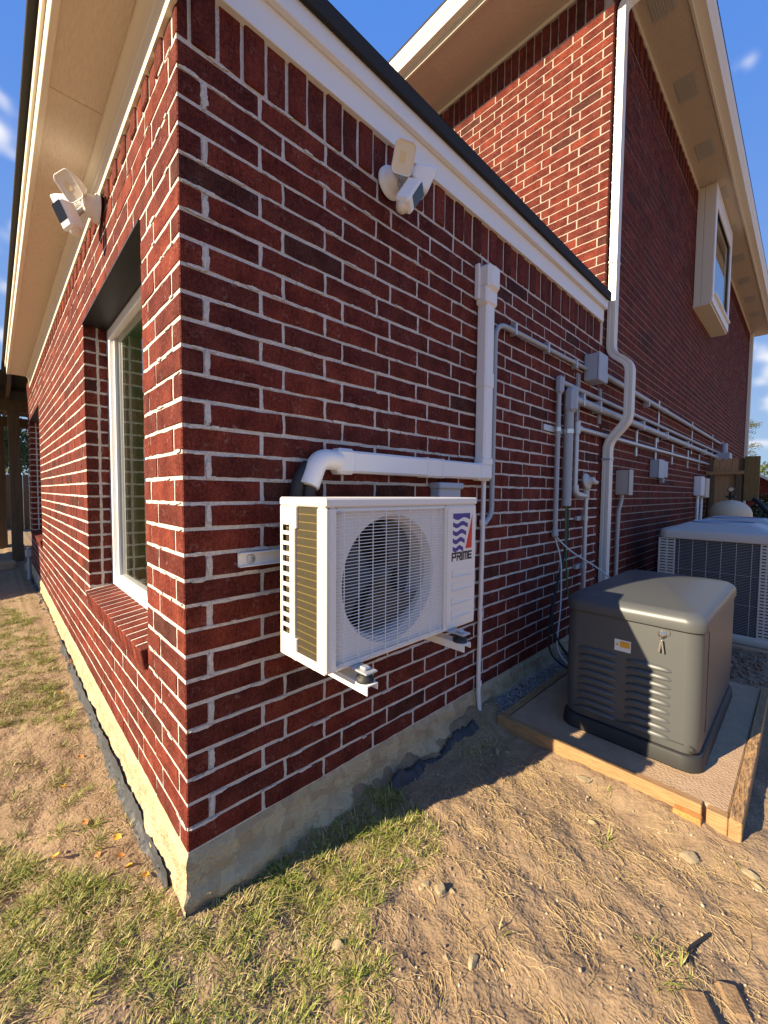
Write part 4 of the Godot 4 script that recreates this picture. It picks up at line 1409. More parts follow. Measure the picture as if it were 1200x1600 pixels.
# ---------------------------------------------------------------- generator and its pad
func build_generator():
	var p := thing("generator_pad", "concrete pad framed in pine boards under the generator", "pad", Vector3(2.3, -0.25, 0.65))
	var s := MB.new()
	s.span(Vector3(1.597, -0.30, 0.172), Vector3(3.06, -0.108, 1.098), 0.006)
	part("slab", s, M.slab, p)
	var f := MB.new()
	f.span(Vector3(1.557, -0.26, 0.130), Vector3(1.595, -0.100, 1.02), 0.003)
	part("board", f, M.wood_z, p)
	var f2 := MB.new()
	f2.span(Vector3(1.556, -0.27, 1.035), Vector3(1.596, -0.103, 1.099), 0.003)
	part("board", f2, M.wood_z, p)
	var f3 := MB.new()
	f3.span(Vector3(1.552, -0.28, 1.101), Vector3(3.08, -0.098, 1.140), 0.003)
	part("board", f3, M.wood_x, p)
	var f4 := MB.new()
	f4.span(Vector3(1.60, -0.27, 0.131), Vector3(3.08, -0.101, 0.170), 0.003)
	part("board", f4, M.wood_x, p)
	var st := MB.new()
	st.span(Vector3(1.517, -0.30, 0.935), Vector3(1.5555, -0.135, 1.025), 0.003)
	part("stake", st, M.stake, p)
	var t := thing("standby_generator", "dark grey standby generator with louvred end and key in its lid lock", "generator", Vector3(2.3, -0.107, 0.685))
	var cx := 2.30
	var cz := 0.686
	var hx := 0.53
	var hz := 0.286
	var b := MB.new()
	var base_rows: Array = []
	for q in [[-0.03, 0.0, -0.107], [0.014, 0.016, -0.107], [0.018, 0.018, -0.10], [0.014, 0.014, -0.045], [0.002, 0.002, -0.036], [-0.05, -0.05, -0.036]]:
		base_rows.append(rring(cx, cz, hx + q[0], hz + q[1], 0.075, q[2]))
	b.grid(base_rows, true)
	part("base", b, M.gen_base, t)
	var bd := MB.new()
	var rows: Array = []
	for q in [[-0.008, -0.036], [0.0, -0.030], [0.002, 0.02], [0.004, 0.10], [0.004, 0.30], [0.002, 0.46], [0.0, 0.515]]:
		rows.append(rring(cx, cz, hx + q[0], hz + q[0], 0.060, q[1], 7))
	bd.grid(rows, true)
	part("body", bd, M.gen, t)
	var ld := MB.new()
	rows = []
	for q in [[-0.02, 0.508], [0.010, 0.508], [0.013, 0.513], [0.013, 0.545], [0.008, 0.562], [-0.004, 0.577], [-0.022, 0.587], [-0.034, 0.590], [-0.040, 0.5895]]:
		rows.append(rring(cx, cz, hx + q[0], hz + q[0], 0.072 if q[0] > -0.02 else 0.06, q[1], 7))
	for k in range(1, 9):
		var f5 := 1.0 - k / 8.0
		rows.append(rring(cx, cz, (hx - 0.045) * f5 + 0.001, (hz - 0.045) * f5 + 0.001, 0.055 * f5 + 0.0005, 0.590 + 0.036 * (1 - f5 * f5), 7))
	ld.grid(rows, true)
	part("lid", ld, M.gen, t)
	var X := cx - hx - 0.004
	# panel seams on the louvred end
	var seam := MB.new()
	seam.span(Vector3(X - 0.0012, 0.005, cz - 0.235), Vector3(X + 0.004, 0.0075, cz + 0.235))
	part("seam", seam, M.gen_base, t)
	for cidx in 2:
		for k in 9:
			var zc: float = [0.558, 0.778][cidx]
			var yc := 0.322 - k * 0.0385
			var w := 0.094
			var lv := MB.new()
			var lr: Array = []
			for i in 7:
				var a := PI / 2 * i / 6.0
				var ring := PackedVector3Array()
				for j in 17:
					var u := -1.0 + 2.0 * j / 16.0
					var e := sqrt(max(0.0, 1.0 - pow(absf(u), 3.2)))
					ring.append(Vector3(X + 0.001 - 0.0155 * e * sin(a), yc - 0.008 + 0.020 * e * cos(a), zc + u * w))
				lr.append(ring)
			lv.grid(lr, false, true)
			part("louver", lv, M.gen, t)
	var lock := holder("lock", t)
	var lk := MB.new()
	var tox := Basis(Vector3(0, 1, 0), Vector3(-1, 0, 0), Vector3(0, 0, 1))
	lk.lathe([Vector2(0.0001, 0.014), Vector2(0.010, 0.014), Vector2(0.011, 0.006), Vector2(0.016, 0.005), Vector2(0.0165, 0.0)], 20, Transform3D(tox, Vector3(X - 0.002, 0.478, 0.826)))
	part("barrel", lk, M.steel, lock)
	var dk := MB.new()
	dk.prism(rrect2(0.05, 0.03, 0.013), 0.003, Transform3D(Basis(Vector3(0, 0, 1), Vector3(0, 1, 0), Vector3(-1, 0, 0)), Vector3(X + 0.002, 0.488, 0.832)))
	part("escutcheon", dk, M.gen, lock)
	var ky := MB.new()
	ky.span(Vector3(X - 0.022, 0.466, 0.8245), Vector3(X - 0.015, 0.490, 0.8275), 0.001)
	ky.box(Vector3(X - 0.016, 0.425, 0.822), Vector3(0.002, 0.055, 0.008), 0.0008, Basis(Vector3(1, 0, 0), 0.12))
	ky.box(Vector3(X - 0.014, 0.425, 0.832), Vector3(0.002, 0.060, 0.007), 0.0008, Basis(Vector3(1, 0, 0), -0.15))
	part("keys", ky, M.steel, lock)
	var sk := holder("sticker", t)
	var s1 := MB.new()
	s1.span(Vector3(X - 0.0010, 0.352, 0.634), Vector3(X + 0.001, 0.407, 0.704))
	part("paper", s1, M.label, sk)
	var s2 := MB.new()
	s2.span(Vector3(X - 0.0014, 0.372, 0.658), Vector3(X, 0.402, 0.700))
	part("orange_field", s2, M.orange, sk)
	var s3 := MB.new()
	s3.prism(PackedVector2Array([Vector2(-0.008, 0), Vector2(0.008, 0), Vector2(0, 0.014)]), 0.0015, Transform3D(Basis(Vector3(0, 0, 1), Vector3(0, 1, 0), Vector3(-1, 0, 0)), Vector3(X, 0.378, 0.646)))
	part("warning_triangle", s3, M.orange, sk)
	var hole := MB.new()
	hole.lathe([Vector2(0.0105, 0.0), Vector2(0.0105, 0.006), Vector2(0.0125, 0.0075), Vector2(0.0150, 0.0065), Vector2(0.0155, 0.0)], 20, Transform3D(tox * Basis(Vector3(1, 0, 0), -0.9), Vector3(X + 0.012, -0.008, 0.948)))
	part("lifting_eye", hole, M.gen_base, t)
	for q in [[-1.0], [1.0]]:
		var e := MB.new()
		e.span(Vector3(X + 0.14, 0.03, cz + q[0] * (hz + 0.0045) - 0.001), Vector3(X + 0.142, 0.50, cz + q[0] * (hz + 0.0045) + 0.001))
		part("side_seam", e, M.gen_base, t)

# ---------------------------------------------------------------- big condensers
func build_big_units():
	for k in 2:
		var x0 := 4.15 + 1.12 * k
		var z0 := 0.29
		var S := 0.84
		var t := thing("air_conditioner", ["grey cabinet air conditioner behind the generator, coil guard facing out", "second grey air conditioner, behind the first and beside the tank"][k], "air conditioner", Vector3(x0 + S / 2, -0.2, z0 + S / 2), "cabinet air conditioners")
		var c := Vector2(x0 + S / 2, z0 + S / 2)
		var pd := MB.new()
		pd.span(Vector3(x0 - 0.06, -0.26, z0 - 0.06), Vector3(x0 + S + 0.06, -0.155, z0 + S + 0.06), 0.01)
		part("pad", pd, M.slab, t)
		var pan := MB.new()
		pan.grid([rring(c.x, c.y, S / 2 - 0.03, S / 2 - 0.03, 0.05, -0.155), rring(c.x, c.y, S / 2 + 0.004, S / 2 + 0.004, 0.06, -0.15), rring(c.x, c.y, S / 2 + 0.004, S / 2 + 0.004, 0.06, -0.085), rring(c.x, c.y, S / 2 - 0.02, S / 2 - 0.02, 0.05, -0.08)], true)
		part("base_pan", pan, M.cu, t)
		var top := MB.new()
		var rows: Array = []
		for q in [[-0.02, 0.705], [0.006, 0.705], [0.008, 0.715], [0.008, 0.765], [-0.004, 0.785], [-0.03, 0.797], [-0.09, 0.812], [-0.16, 0.845], [-0.20, 0.850], [-0.30, 0.846], [-0.415, 0.846]]:
			rows.append(rring(c.x, c.y, S / 2 + q[0], S / 2 + q[0], clampf(0.08 + q[0] * 0.19, 0.0005, 0.09), q[1], 6))
		top.grid(rows, true)
		part("top_cover", top, M.cu, t)
		var lid := MB.new()
		lid.lathe([Vector2(0.24, 0.845), Vector2(0.235, 0.862), Vector2(0.225, 0.862), Vector2(0.22, 0.848), Vector2(0.0001, 0.848)], 40, Transform3D(Basis.IDENTITY, Vector3(c.x, 0, c.y)))
		part("fan_ring", lid, M.box, t)
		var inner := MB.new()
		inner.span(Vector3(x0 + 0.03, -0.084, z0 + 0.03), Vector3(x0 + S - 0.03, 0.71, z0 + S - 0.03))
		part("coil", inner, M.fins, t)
		var posts := [[0.0, 0.0], [0.0, 1.0], [1.0, 0.0], [1.0, 1.0]]
		for q in posts:
			var pm := MB.new()
			var px: float = x0 if q[0] == 0 else x0 + S
			var pz: float = z0 if q[1] == 0 else z0 + S
			var sx: float = 1.0 if q[0] == 0 else -1.0
			var sz: float = 1.0 if q[1] == 0 else -1.0
			if q[0] == 0:
				var za: float = z0 if q[1] == 0 else z0 + S - 0.13
				var cols := 2 if q[1] == 0 else 3
				var step := 0.13 / cols
				for c2 in cols + 1:
					var zc: float = clampf(za + step * c2, za + 0.006, za + 0.124)
					pm.span(Vector3(x0 + 0.0004, -0.082, zc - 0.006), Vector3(x0 + 0.0096, 0.7055, zc + 0.006), 0.001)
				for r2 in 30: pm.span(Vector3(x0, -0.0815 + r2 * 0.0268, za + 0.001), Vector3(x0 + 0.010, -0.0815 + r2 * 0.0268 + (0.0165 if r2 < 29 else 0.009), za + 0.129), 0.001)
				pm.span(Vector3(x0 + 0.001, -0.082, pz - 0.004 if sz > 0 else pz - 0.006), Vector3(x0 + 0.13, 0.7052, pz + 0.006 if sz > 0 else pz + 0.004), 0.003)
				part("corner_post", pm, M.cu, t)
				continue
			var sect := PackedVector2Array([Vector2(px + sx * 0.003, pz + sz * 0.13), Vector2(px, pz + sz * 0.06), Vector2(px + sx * 0.018, pz + sz * 0.018), Vector2(px + sx * 0.06, pz), Vector2(px + sx * 0.13, pz + sz * 0.003), Vector2(px + sx * 0.13, pz + sz * 0.04), Vector2(px + sx * 0.04, pz + sz * 0.13)])
			pm.prism(sect, 0.79, Transform3D(Basis(Vector3(1, 0, 0), Vector3(0, 0, 1), Vector3(0, -1, 0)), Vector3(0, 0.706, 0)) * Transform3D(Basis(Vector3(1, 0, 0), Vector3(0, 1, 0), Vector3(0, 0, 1)), Vector3.ZERO))
			part("corner_post", pm, M.cu, t)
		if k == 0:
			var g := MB.new()
			for i in 58: g.tube([Vector3(x0 + 0.004, -0.06 + i * 0.0132, z0 + 0.12), Vector3(x0 + 0.004, -0.06 + i * 0.0132, z0 + S - 0.13)], 0.0012, 4, false)
			for i in 6: g.tube([Vector3(x0 + 0.001, -0.08, z0 + 0.16 + i * 0.1), Vector3(x0 + 0.001, 0.70, z0 + 0.16 + i * 0.1)], 0.0022, 5, false)
			for y in [0.43, 0.18]: g.tube([Vector3(x0 - 0.001, y, z0 + 0.12), Vector3(x0 - 0.001, y, z0 + S - 0.13)], 0.0022, 5, false)
			part("coil_guard", g, M.galv, t)

# ---------------------------------------------------------------- beyond the air conditioners
func leaves(mb: MB, ctr: Vector3, rad: Vector3, count: int, size: float, base: Color, r: RandomNumberGenerator):
	for i in count:
		var d := Vector3(r.randfn(), r.randfn(), r.randfn()).normalized() * pow(r.randf(), 0.45)
		var p := ctr + d * rad
		var bs := Basis(Vector3(r.randfn(), r.randfn(), r.randfn()).normalized(), r.randf() * TAU)
		mb.col = base * r.randf_range(0.6, 1.35)
		mb.quad(p + bs * Vector3(-size * 0.35, 0, 0), p + bs * Vector3(0, -size * 0.7, size * 0.1), p + bs * Vector3(size * 0.35, 0, 0), p + bs * Vector3(0, size * 0.7, size * 0.1), bs.z)

func build_far_right():
	var r := RandomNumberGenerator.new()
	r.seed = 21
	var t := thing("pressure_tank", "domed tan tank with gauge on top, in front of the wooden fence", "tank", Vector3(7.0, -0.2, 0.505))
	var tb := MB.new()
	tb.lathe([Vector2(0.22, -0.2), Vector2(0.238, -0.15), Vector2(0.238, 0.84), Vector2(0.234, 0.88), Vector2(0.215, 0.93), Vector2(0.17, 0.985), Vector2(0.10, 1.025), Vector2(0.03, 1.045), Vector2(0.0001, 1.047)], 40, Transform3D(Basis.IDENTITY, Vector3(7.0, 0, 0.505)))
	part("body", tb, M.tank, t)
	var gg := MB.new()
	gg.tube([Vector3(7.0, 1.04, 0.505), Vector3(7.0, 1.15, 0.505)], 0.022, 10)
	gg.span(Vector3(6.97, 1.075, 0.45), Vector3(7.03, 1.105, 0.56), 0.008)
	part("valve", gg, M.rubber, t)
	var dial := MB.new()
	dial.lathe([Vector2(0.0001, 0.012), Vector2(0.036, 0.012), Vector2(0.040, 0.0), Vector2(0.0001, 0.0)], 20, Transform3D(Basis(Vector3(0, 1, 0), Vector3(-1, 0, 0), Vector3(0, 0, 1)), Vector3(6.985, 1.19, 0.505)))
	part("gauge", dial, M.gauge, t)
	var face := MB.new()
	face.lathe([Vector2(0.0001, 0.002), Vector2(0.028, 0.002), Vector2(0.029, 0.0)], 20, Transform3D(Basis(Vector3(0, 1, 0), Vector3(-1, 0, 0), Vector3(0, 0, 1)), Vector3(6.9725, 1.19, 0.505)))
	part("dial", face, M.tank, t)
	var plate := MB.new()
	plate.span(Vector3(6.758, 0.80, 0.46), Vector3(6.764, 0.82, 0.55), 0.001)
	part("nameplate", plate, M.label, t)
	# fence
	var f := thing("wooden_fence", "weathered dog-eared picket fence closing the side yard", "fence", Vector3(8.6, -0.2, 0.25))
	for k in 6:
		var z := 0.02 + k * 0.083
		var pk := MB.new()
		pk.prism(PackedVector2Array([Vector2(0.002, 0), Vector2(0.078, 0), Vector2(0.078, 1.90), Vector2(0.062, 1.935), Vector2(0.018, 1.935), Vector2(0.002, 1.90)]), 0.018, Transform3D(Basis(Vector3(0, 0, 1), Vector3(0, 1, 0), Vector3(-1, 0, 0)), Vector3(8.62, -0.2, z - 0.01)))
		part("picket", pk, M.wood_old if k in [0, 5] else M.wood_y, f)
	var ra := MB.new()
	ra.span(Vector3(8.545, 1.46, 0.0), Vector3(8.6, 1.52, 0.5), 0.003)
	part("rail", ra, M.wood_z, f)
	var po := MB.new()
	po.span(Vector3(8.53, -0.2, 0.05), Vector3(8.60, 1.46, 0.12), 0.004)
	po.span(Vector3(8.53, -0.2, 0.40), Vector3(8.60, 1.46, 0.47), 0.004)
	part("post", po, M.wood_old, f)
	var bd := MB.new()
	bd.span(Vector3(8.56, 1.02, 0.50), Vector3(8.62, 1.75, 0.69), 0.004)
	single("weathered_panel", bd, M.board, "grey-green weathered wooden panel at the end of the picket fence", "panel")
	var bx := MB.new()
	bx.span(Vector3(9.4, 1.75, 0.01), Vector3(9.7, 1.90, 0.22), 0.01)
	bx.tube([Vector3(9.55, 1.88, 0.12), Vector3(9.55, 2.08, 0.12)], 0.05, 10)
	single("vent_hood", bx, M.box, "small grey hood with stub pipe where the conduit runs end", "vent")
	var hose := MB.new()
	hose.tube(rounded([Vector3(8.3, 1.05, 0.66), Vector3(8.2, 0.98, 0.74), Vector3(8.1, 0.82, 0.86), Vector3(8.0, 0.78, 1.1)], 0.1, 5), 0.035, 10)
	single("black_hose", hose, M.hose, "thick black hose arching out from under the weathered panel", "hose")
	var cov := MB.new()
	var rows: Array = []
	for i in 9:
		var row := PackedVector3Array()
		for j in 12:
			var a := PI * j / 11.0
			row.append(Vector3(7.55 + 0.09 * i, -0.2 + (0.75 + 0.28 * sin(PI * i / 8.0) - 0.03 * i) * (0.35 + 0.65 * sin(a)), 0.98 - 0.30 * cos(a)))
		rows.append(row)
	cov.grid(rows, false, true)
	var cv := thing("dark_cover", "black slatted cover slumped beside the tan tank", "cover", Vector3(7.9, -0.2, 0.98))
	part("sheet", cov, M.hose, cv)
	for i in 5:
		var sl := MB.new()
		var pts: Array = []
		for j in 10: pts.append(rows[1 + i][1 + j] + Vector3(-0.008, 0.008, 0))
		sl.tube(pts, 0.012, 5)
		part("slat", sl, M.box, cv)
	var hd := MB.new()
	hd.tinted = true
	leaves(hd, Vector3(9.2, 0.55, 0.72), Vector3(0.45, 0.6, 0.22), 1500, 0.055, Color(.03, .055, .018), r)
	var hs := thing("hedge_shrub", "dark green shrub under the weathered panel", "shrub", Vector3(9.2, -0.2, 0.72))
	part("foliage", hd, M.leaf, hs)
	var st := MB.new()
	for k in 5: st.tube([Vector3(9.2, -0.2, 0.72), Vector3(9.2 + r.randf_range(-.3, .3), 0.6, 0.72 + r.randf_range(-.12, .12))], 0.015, 6)
	part("stem", st, M.wood_old, hs)
	# neighbour
	var nb := thing("neighbour_house", "distant brown brick house with low pale-edged roof past the fence", "house", Vector3(22, -0.2, 4))
	var w := MB.new()
	w.span(Vector3(20, -0.3, -0.05), Vector3(28, 1.5, 9.0))
	part("wall", w, M.bricks[3], nb)
	var rf := MB.new()
	rf.prism(PackedVector2Array([Vector2(-1.3, 2.75), Vector2(-1.3, 2.63), Vector2(1.2, 1.02), Vector2(1.2, 1.12)]), 8.6, Transform3D(Basis(Vector3(0, 0, 1), Vector3(0, 1, 0), Vector3(-1, 0, 0)), Vector3(28.3, 0, 0)))
	part("roof_edge", rf, M.cream, nb)
	var gb := MB.new()
	gb.prism(PackedVector2Array([Vector2(-1.2, 0.2), Vector2(1.1, 0.2), Vector2(1.1, 1.05), Vector2(-1.2, 2.55)]), 7.8, Transform3D(Basis(Vector3(0, 0, 1), Vector3(0, 1, 0), Vector3(-1, 0, 0)), Vector3(27.9, 0, 0)))
	part("gable", gb, M.bricks[3], nb)
	var nf := MB.new()
	nf.span(Vector3(15.0, -0.3, 0.25), Vector3(15.08, 0.98, 5.0))
	single("pale_fence", nf, M.cream, "pale board fence in front of the distant brown house", "fence")
	# trees
	var tr := thing("sparse_tree", "thin sparsely leaved tree beyond the far house corner", "tree", Vector3(22, -0.2, -0.55))
	var trunk := MB.new()
	trunk.tube([Vector3(22, -0.3, -1.1), Vector3(22.05, 2.2, -0.95), Vector3(22, 4.3, -1.0)], 0.10, 8, true, 0.03)
	part("trunk", trunk, M.wood_old, tr)
	var br := MB.new()
	var cr := MB.new()
	cr.tinted = true
	for k in 26:
		var y0 := r.randf_range(1.9, 3.9)
		var a := r.randf_range(-1.2, 1.2)
		var len := r.randf_range(0.5, 1.05)
		var p0 := Vector3(22, y0, -1.0)
		var p1 := p0 + Vector3(sin(a) * len * 0.7, len * 0.35, cos(a) * len)
		br.tube([p0, p0.lerp(p1, 0.5) + Vector3(0, 0.05, 0), p1], 0.028, 5, true, 0.008)
		leaves(cr, p0.lerp(p1, 0.75), Vector3(0.26, 0.13, 0.26), 60, 0.042, Color(.05, .075, .028), r)
	part("branches", br, M.wood_old, tr)
	part("crown", cr, M.leaf, tr)
	var t2 := thing("bushy_tree", "round green tree behind the distant brown house", "tree", Vector3(34, -0.2, 1))
	var tk := MB.new()
	tk.tube([Vector3(34, -0.3, 1), Vector3(34, 2.2, 1)], 0.2, 8, true, 0.12)
	part("trunk", tk, M.wood_old, t2)
	var c2 := MB.new()
	c2.tinted = true
	leaves(c2, Vector3(34, 2.4, 0.6), Vector3(1.8, 0.9, 2.6), 2500, 0.16, Color(.06, .085, .025), r)
	part("crown", c2, M.leaf, t2)

# ---------------------------------------------------------------- beyond the sunlit wall
func build_far_left():
	var r := RandomNumberGenerator.new()
	r.seed = 61
	var pc := thing("patio_cover", "dark weathered timber patio cover past the end of the sunlit wall", "pergola", Vector3(0.3, -0.2, -8.4))  # roof, beams and outer posts extended out of view to shade the ground
	for q in [[-0.11, -8.2, 0.15], [-0.26, -10.6, 0.14], [2.6, -8.2, 0.15], [-3.4, -8.2, 0.15], [-6.4, -8.2, 0.15], [-6.4, -10.6, 0.15]]:
		var m := MB.new()
		m.span(Vector3(q[0] - q[2] / 2, -0.25, q[1] - q[2] / 2), Vector3(q[0] + q[2] / 2, 2.42, q[1] + q[2] / 2), 0.006)
		part("post", m, M.wood_old, pc)
	for zb in [-8.29, -10.69]:
		var bm := MB.new()
		bm.span(Vector3(-6.6, 2.42, zb), Vector3(3.2, 2.62, zb + 0.18), 0.006)
		part("beam", bm, M.wood_old, pc)
	for k in 22:
		var j := MB.new()
		j.span(Vector3(-6.5 + k * 0.45, 2.62, -11.2), Vector3(-6.46 + k * 0.45, 2.76, -6.75), 0.003)
		part("rafter", j, M.wood_old, pc)
	var lat := MB.new()
	for k in 14:
		lat.box(Vector3(0.55, 1.4 + 0.1 * k - 0.2, -10.55), Vector3(1.1, 0.012, 0.012), 0.0, Basis(Vector3(0, 0, 1), 0.78))
		lat.box(Vector3(0.55, 1.4 + 0.1 * k - 0.2, -10.535), Vector3(1.1, 0.012, 0.012), 0.0, Basis(Vector3(0, 0, 1), -0.78))
	part("lattice", lat, M.wood_old, pc)
	var rf := MB.new()
	rf.span(Vector3(-6.7, 2.765, -11.3), Vector3(3.3, 2.80, -6.75))
	part("roof", rf, M.shingle, pc)
	var f := thing("back_fence", "grey board fence across the far end of the back yard", "fence", Vector3(0, -0.2, -16))
	for k in 40:
		var b := MB.new()
		b.span(Vector3(-3.0 + k * 0.15, -0.25, -16.0 - 0.004 * (k % 2)), Vector3(-2.856 + k * 0.15, 1.55 + r.randf_range(-.01, .01), -15.98), 0.002)
		part("board", b, M.wood_old, f)
	var tr := thing("yard_tree", "leafy green tree showing over the back fence", "tree", Vector3(-0.3, -0.2, -20))
	var tk := MB.new()
	tk.tube([Vector3(-0.3, -0.3, -20), Vector3(-0.3, 2.5, -20)], 0.18, 8, true, 0.1)
	part("trunk", tk, M.wood_old, tr)
	var cr := MB.new()
	cr.tinted = true
	for k in 9: leaves(cr, Vector3(-0.3 + r.randf_range(-1.4, 1.4), 2.6 + r.randf_range(-.8, 1.0), -20 + r.randf_range(-1, 1)), Vector3(0.8, 0.6, 0.8), 500, 0.12, Color(.05, .085, .02), r)
	part("crown", cr, M.leaf, tr)
	var fp := thing("hose_bib_post", "grey upright pipe with small tap box at the wall's far end", "standpipe", Vector3(-0.1, -0.2, -6.2))
	var m2 := MB.new()
	m2.tube([Vector3(-0.06, -0.25, -6.2), Vector3(-0.06, 0.20, -6.2)], 0.018, 10)
	part("pipe", m2, M.pvc, fp)
	var m3 := MB.new()
	m3.span(Vector3(-0.095, 0.17, -6.235), Vector3(-0.025, 0.27, -6.165), 0.01)
	part("tap_box", m3, M.pvc, fp)
	var bl := MB.new()
	bl.box(Vector3(-0.55, -0.02, -11.0), Vector3(0.5, 0.35, 0.5), 0.12)
	bl.box(Vector3(-0.35, 0.05, -10.9), Vector3(0.25, 0.2, 0.3), 0.09, Basis(Vector3(0, 1, 0), 0.5))
	single("blue_bag", bl, mat(.05, .22, .42, .5), "crumpled blue bag lying under the patio cover", "bag")
	var lab := ["grey rubble block by the first timber post", "flat grey rubble slab under the patio cover", "pale broken block near the patio posts", "dark rubble lump beside the grey tap pipe", "angular block at the patio edge", "low concrete lump past the timber post"]
	for k in 6:
		var s := MB.new()
		s.box(Vector3([-0.3, 0.15, -0.5, 0.05, -0.7, 0.3][k], -0.12, [-7.6, -9.3, -8.9, -7.0, -7.7, -10.0][k]), Vector3(0.22, 0.12, 0.2) * r.randf_range(0.7, 1.3), 0.03, Basis(Vector3(0.3, 1, 0.2).normalized(), k * 1.1))
		single("rubble_block", s, M.slab if k % 2 == 0 else M.stone, lab[k], "rubble", "rubble under the patio cover")

# ---------------------------------------------------------------- grass, straw, stones, fabric
func in_poly(p: Vector2, poly: PackedVector2Array) -> bool:
	return Geometry2D.is_point_in_polygon(p, poly)

func scatter(called: String, mesh: Mesh, m: Material, xfs: Array, cols: Array, label: String, category: String):
	var mm := MultiMesh.new()
	mm.transform_format = MultiMesh.TRANSFORM_3D
	mm.use_colors = true
	mm.mesh = mesh
	mm.instance_count = xfs.size()
	for i in xfs.size():
		mm.set_instance_transform(i, xfs[i])
		mm.set_instance_color(i, cols[i])
	var o := MultiMeshInstance3D.new()
	o.name = called
	o.multimesh = mm
	o.material_override = m
	o.set_meta("kind", "stuff"); o.set_meta("label", label); o.set_meta("category", category)
	add_child(o)

func blade_mesh(lean: float, w: float) -> ArrayMesh:
	var mb := MB.new()
	mb.tinted = true
	var rows: Array = []
	for i in 5:
		var t := i / 4.0
		var ww := w * (1.0 - 0.85 * t * t)
		rows.append(PackedVector3Array([Vector3(-ww / 2, t * (1 - lean * t * 0.4), lean * t * t), Vector3(ww / 2, t * (1 - lean * t * 0.4), lean * t * t)]))
	mb.grid(rows, false)
	return mb.mesh()

func free_ground(x: float, z: float) -> bool:
	if x > -0.03 and z < 0.03: return false
	if x > 1.5 and x < 3.12 and z > 0.09 and z < 1.18: return false
	if x > 4.0 and z < 1.25: return false
	return true

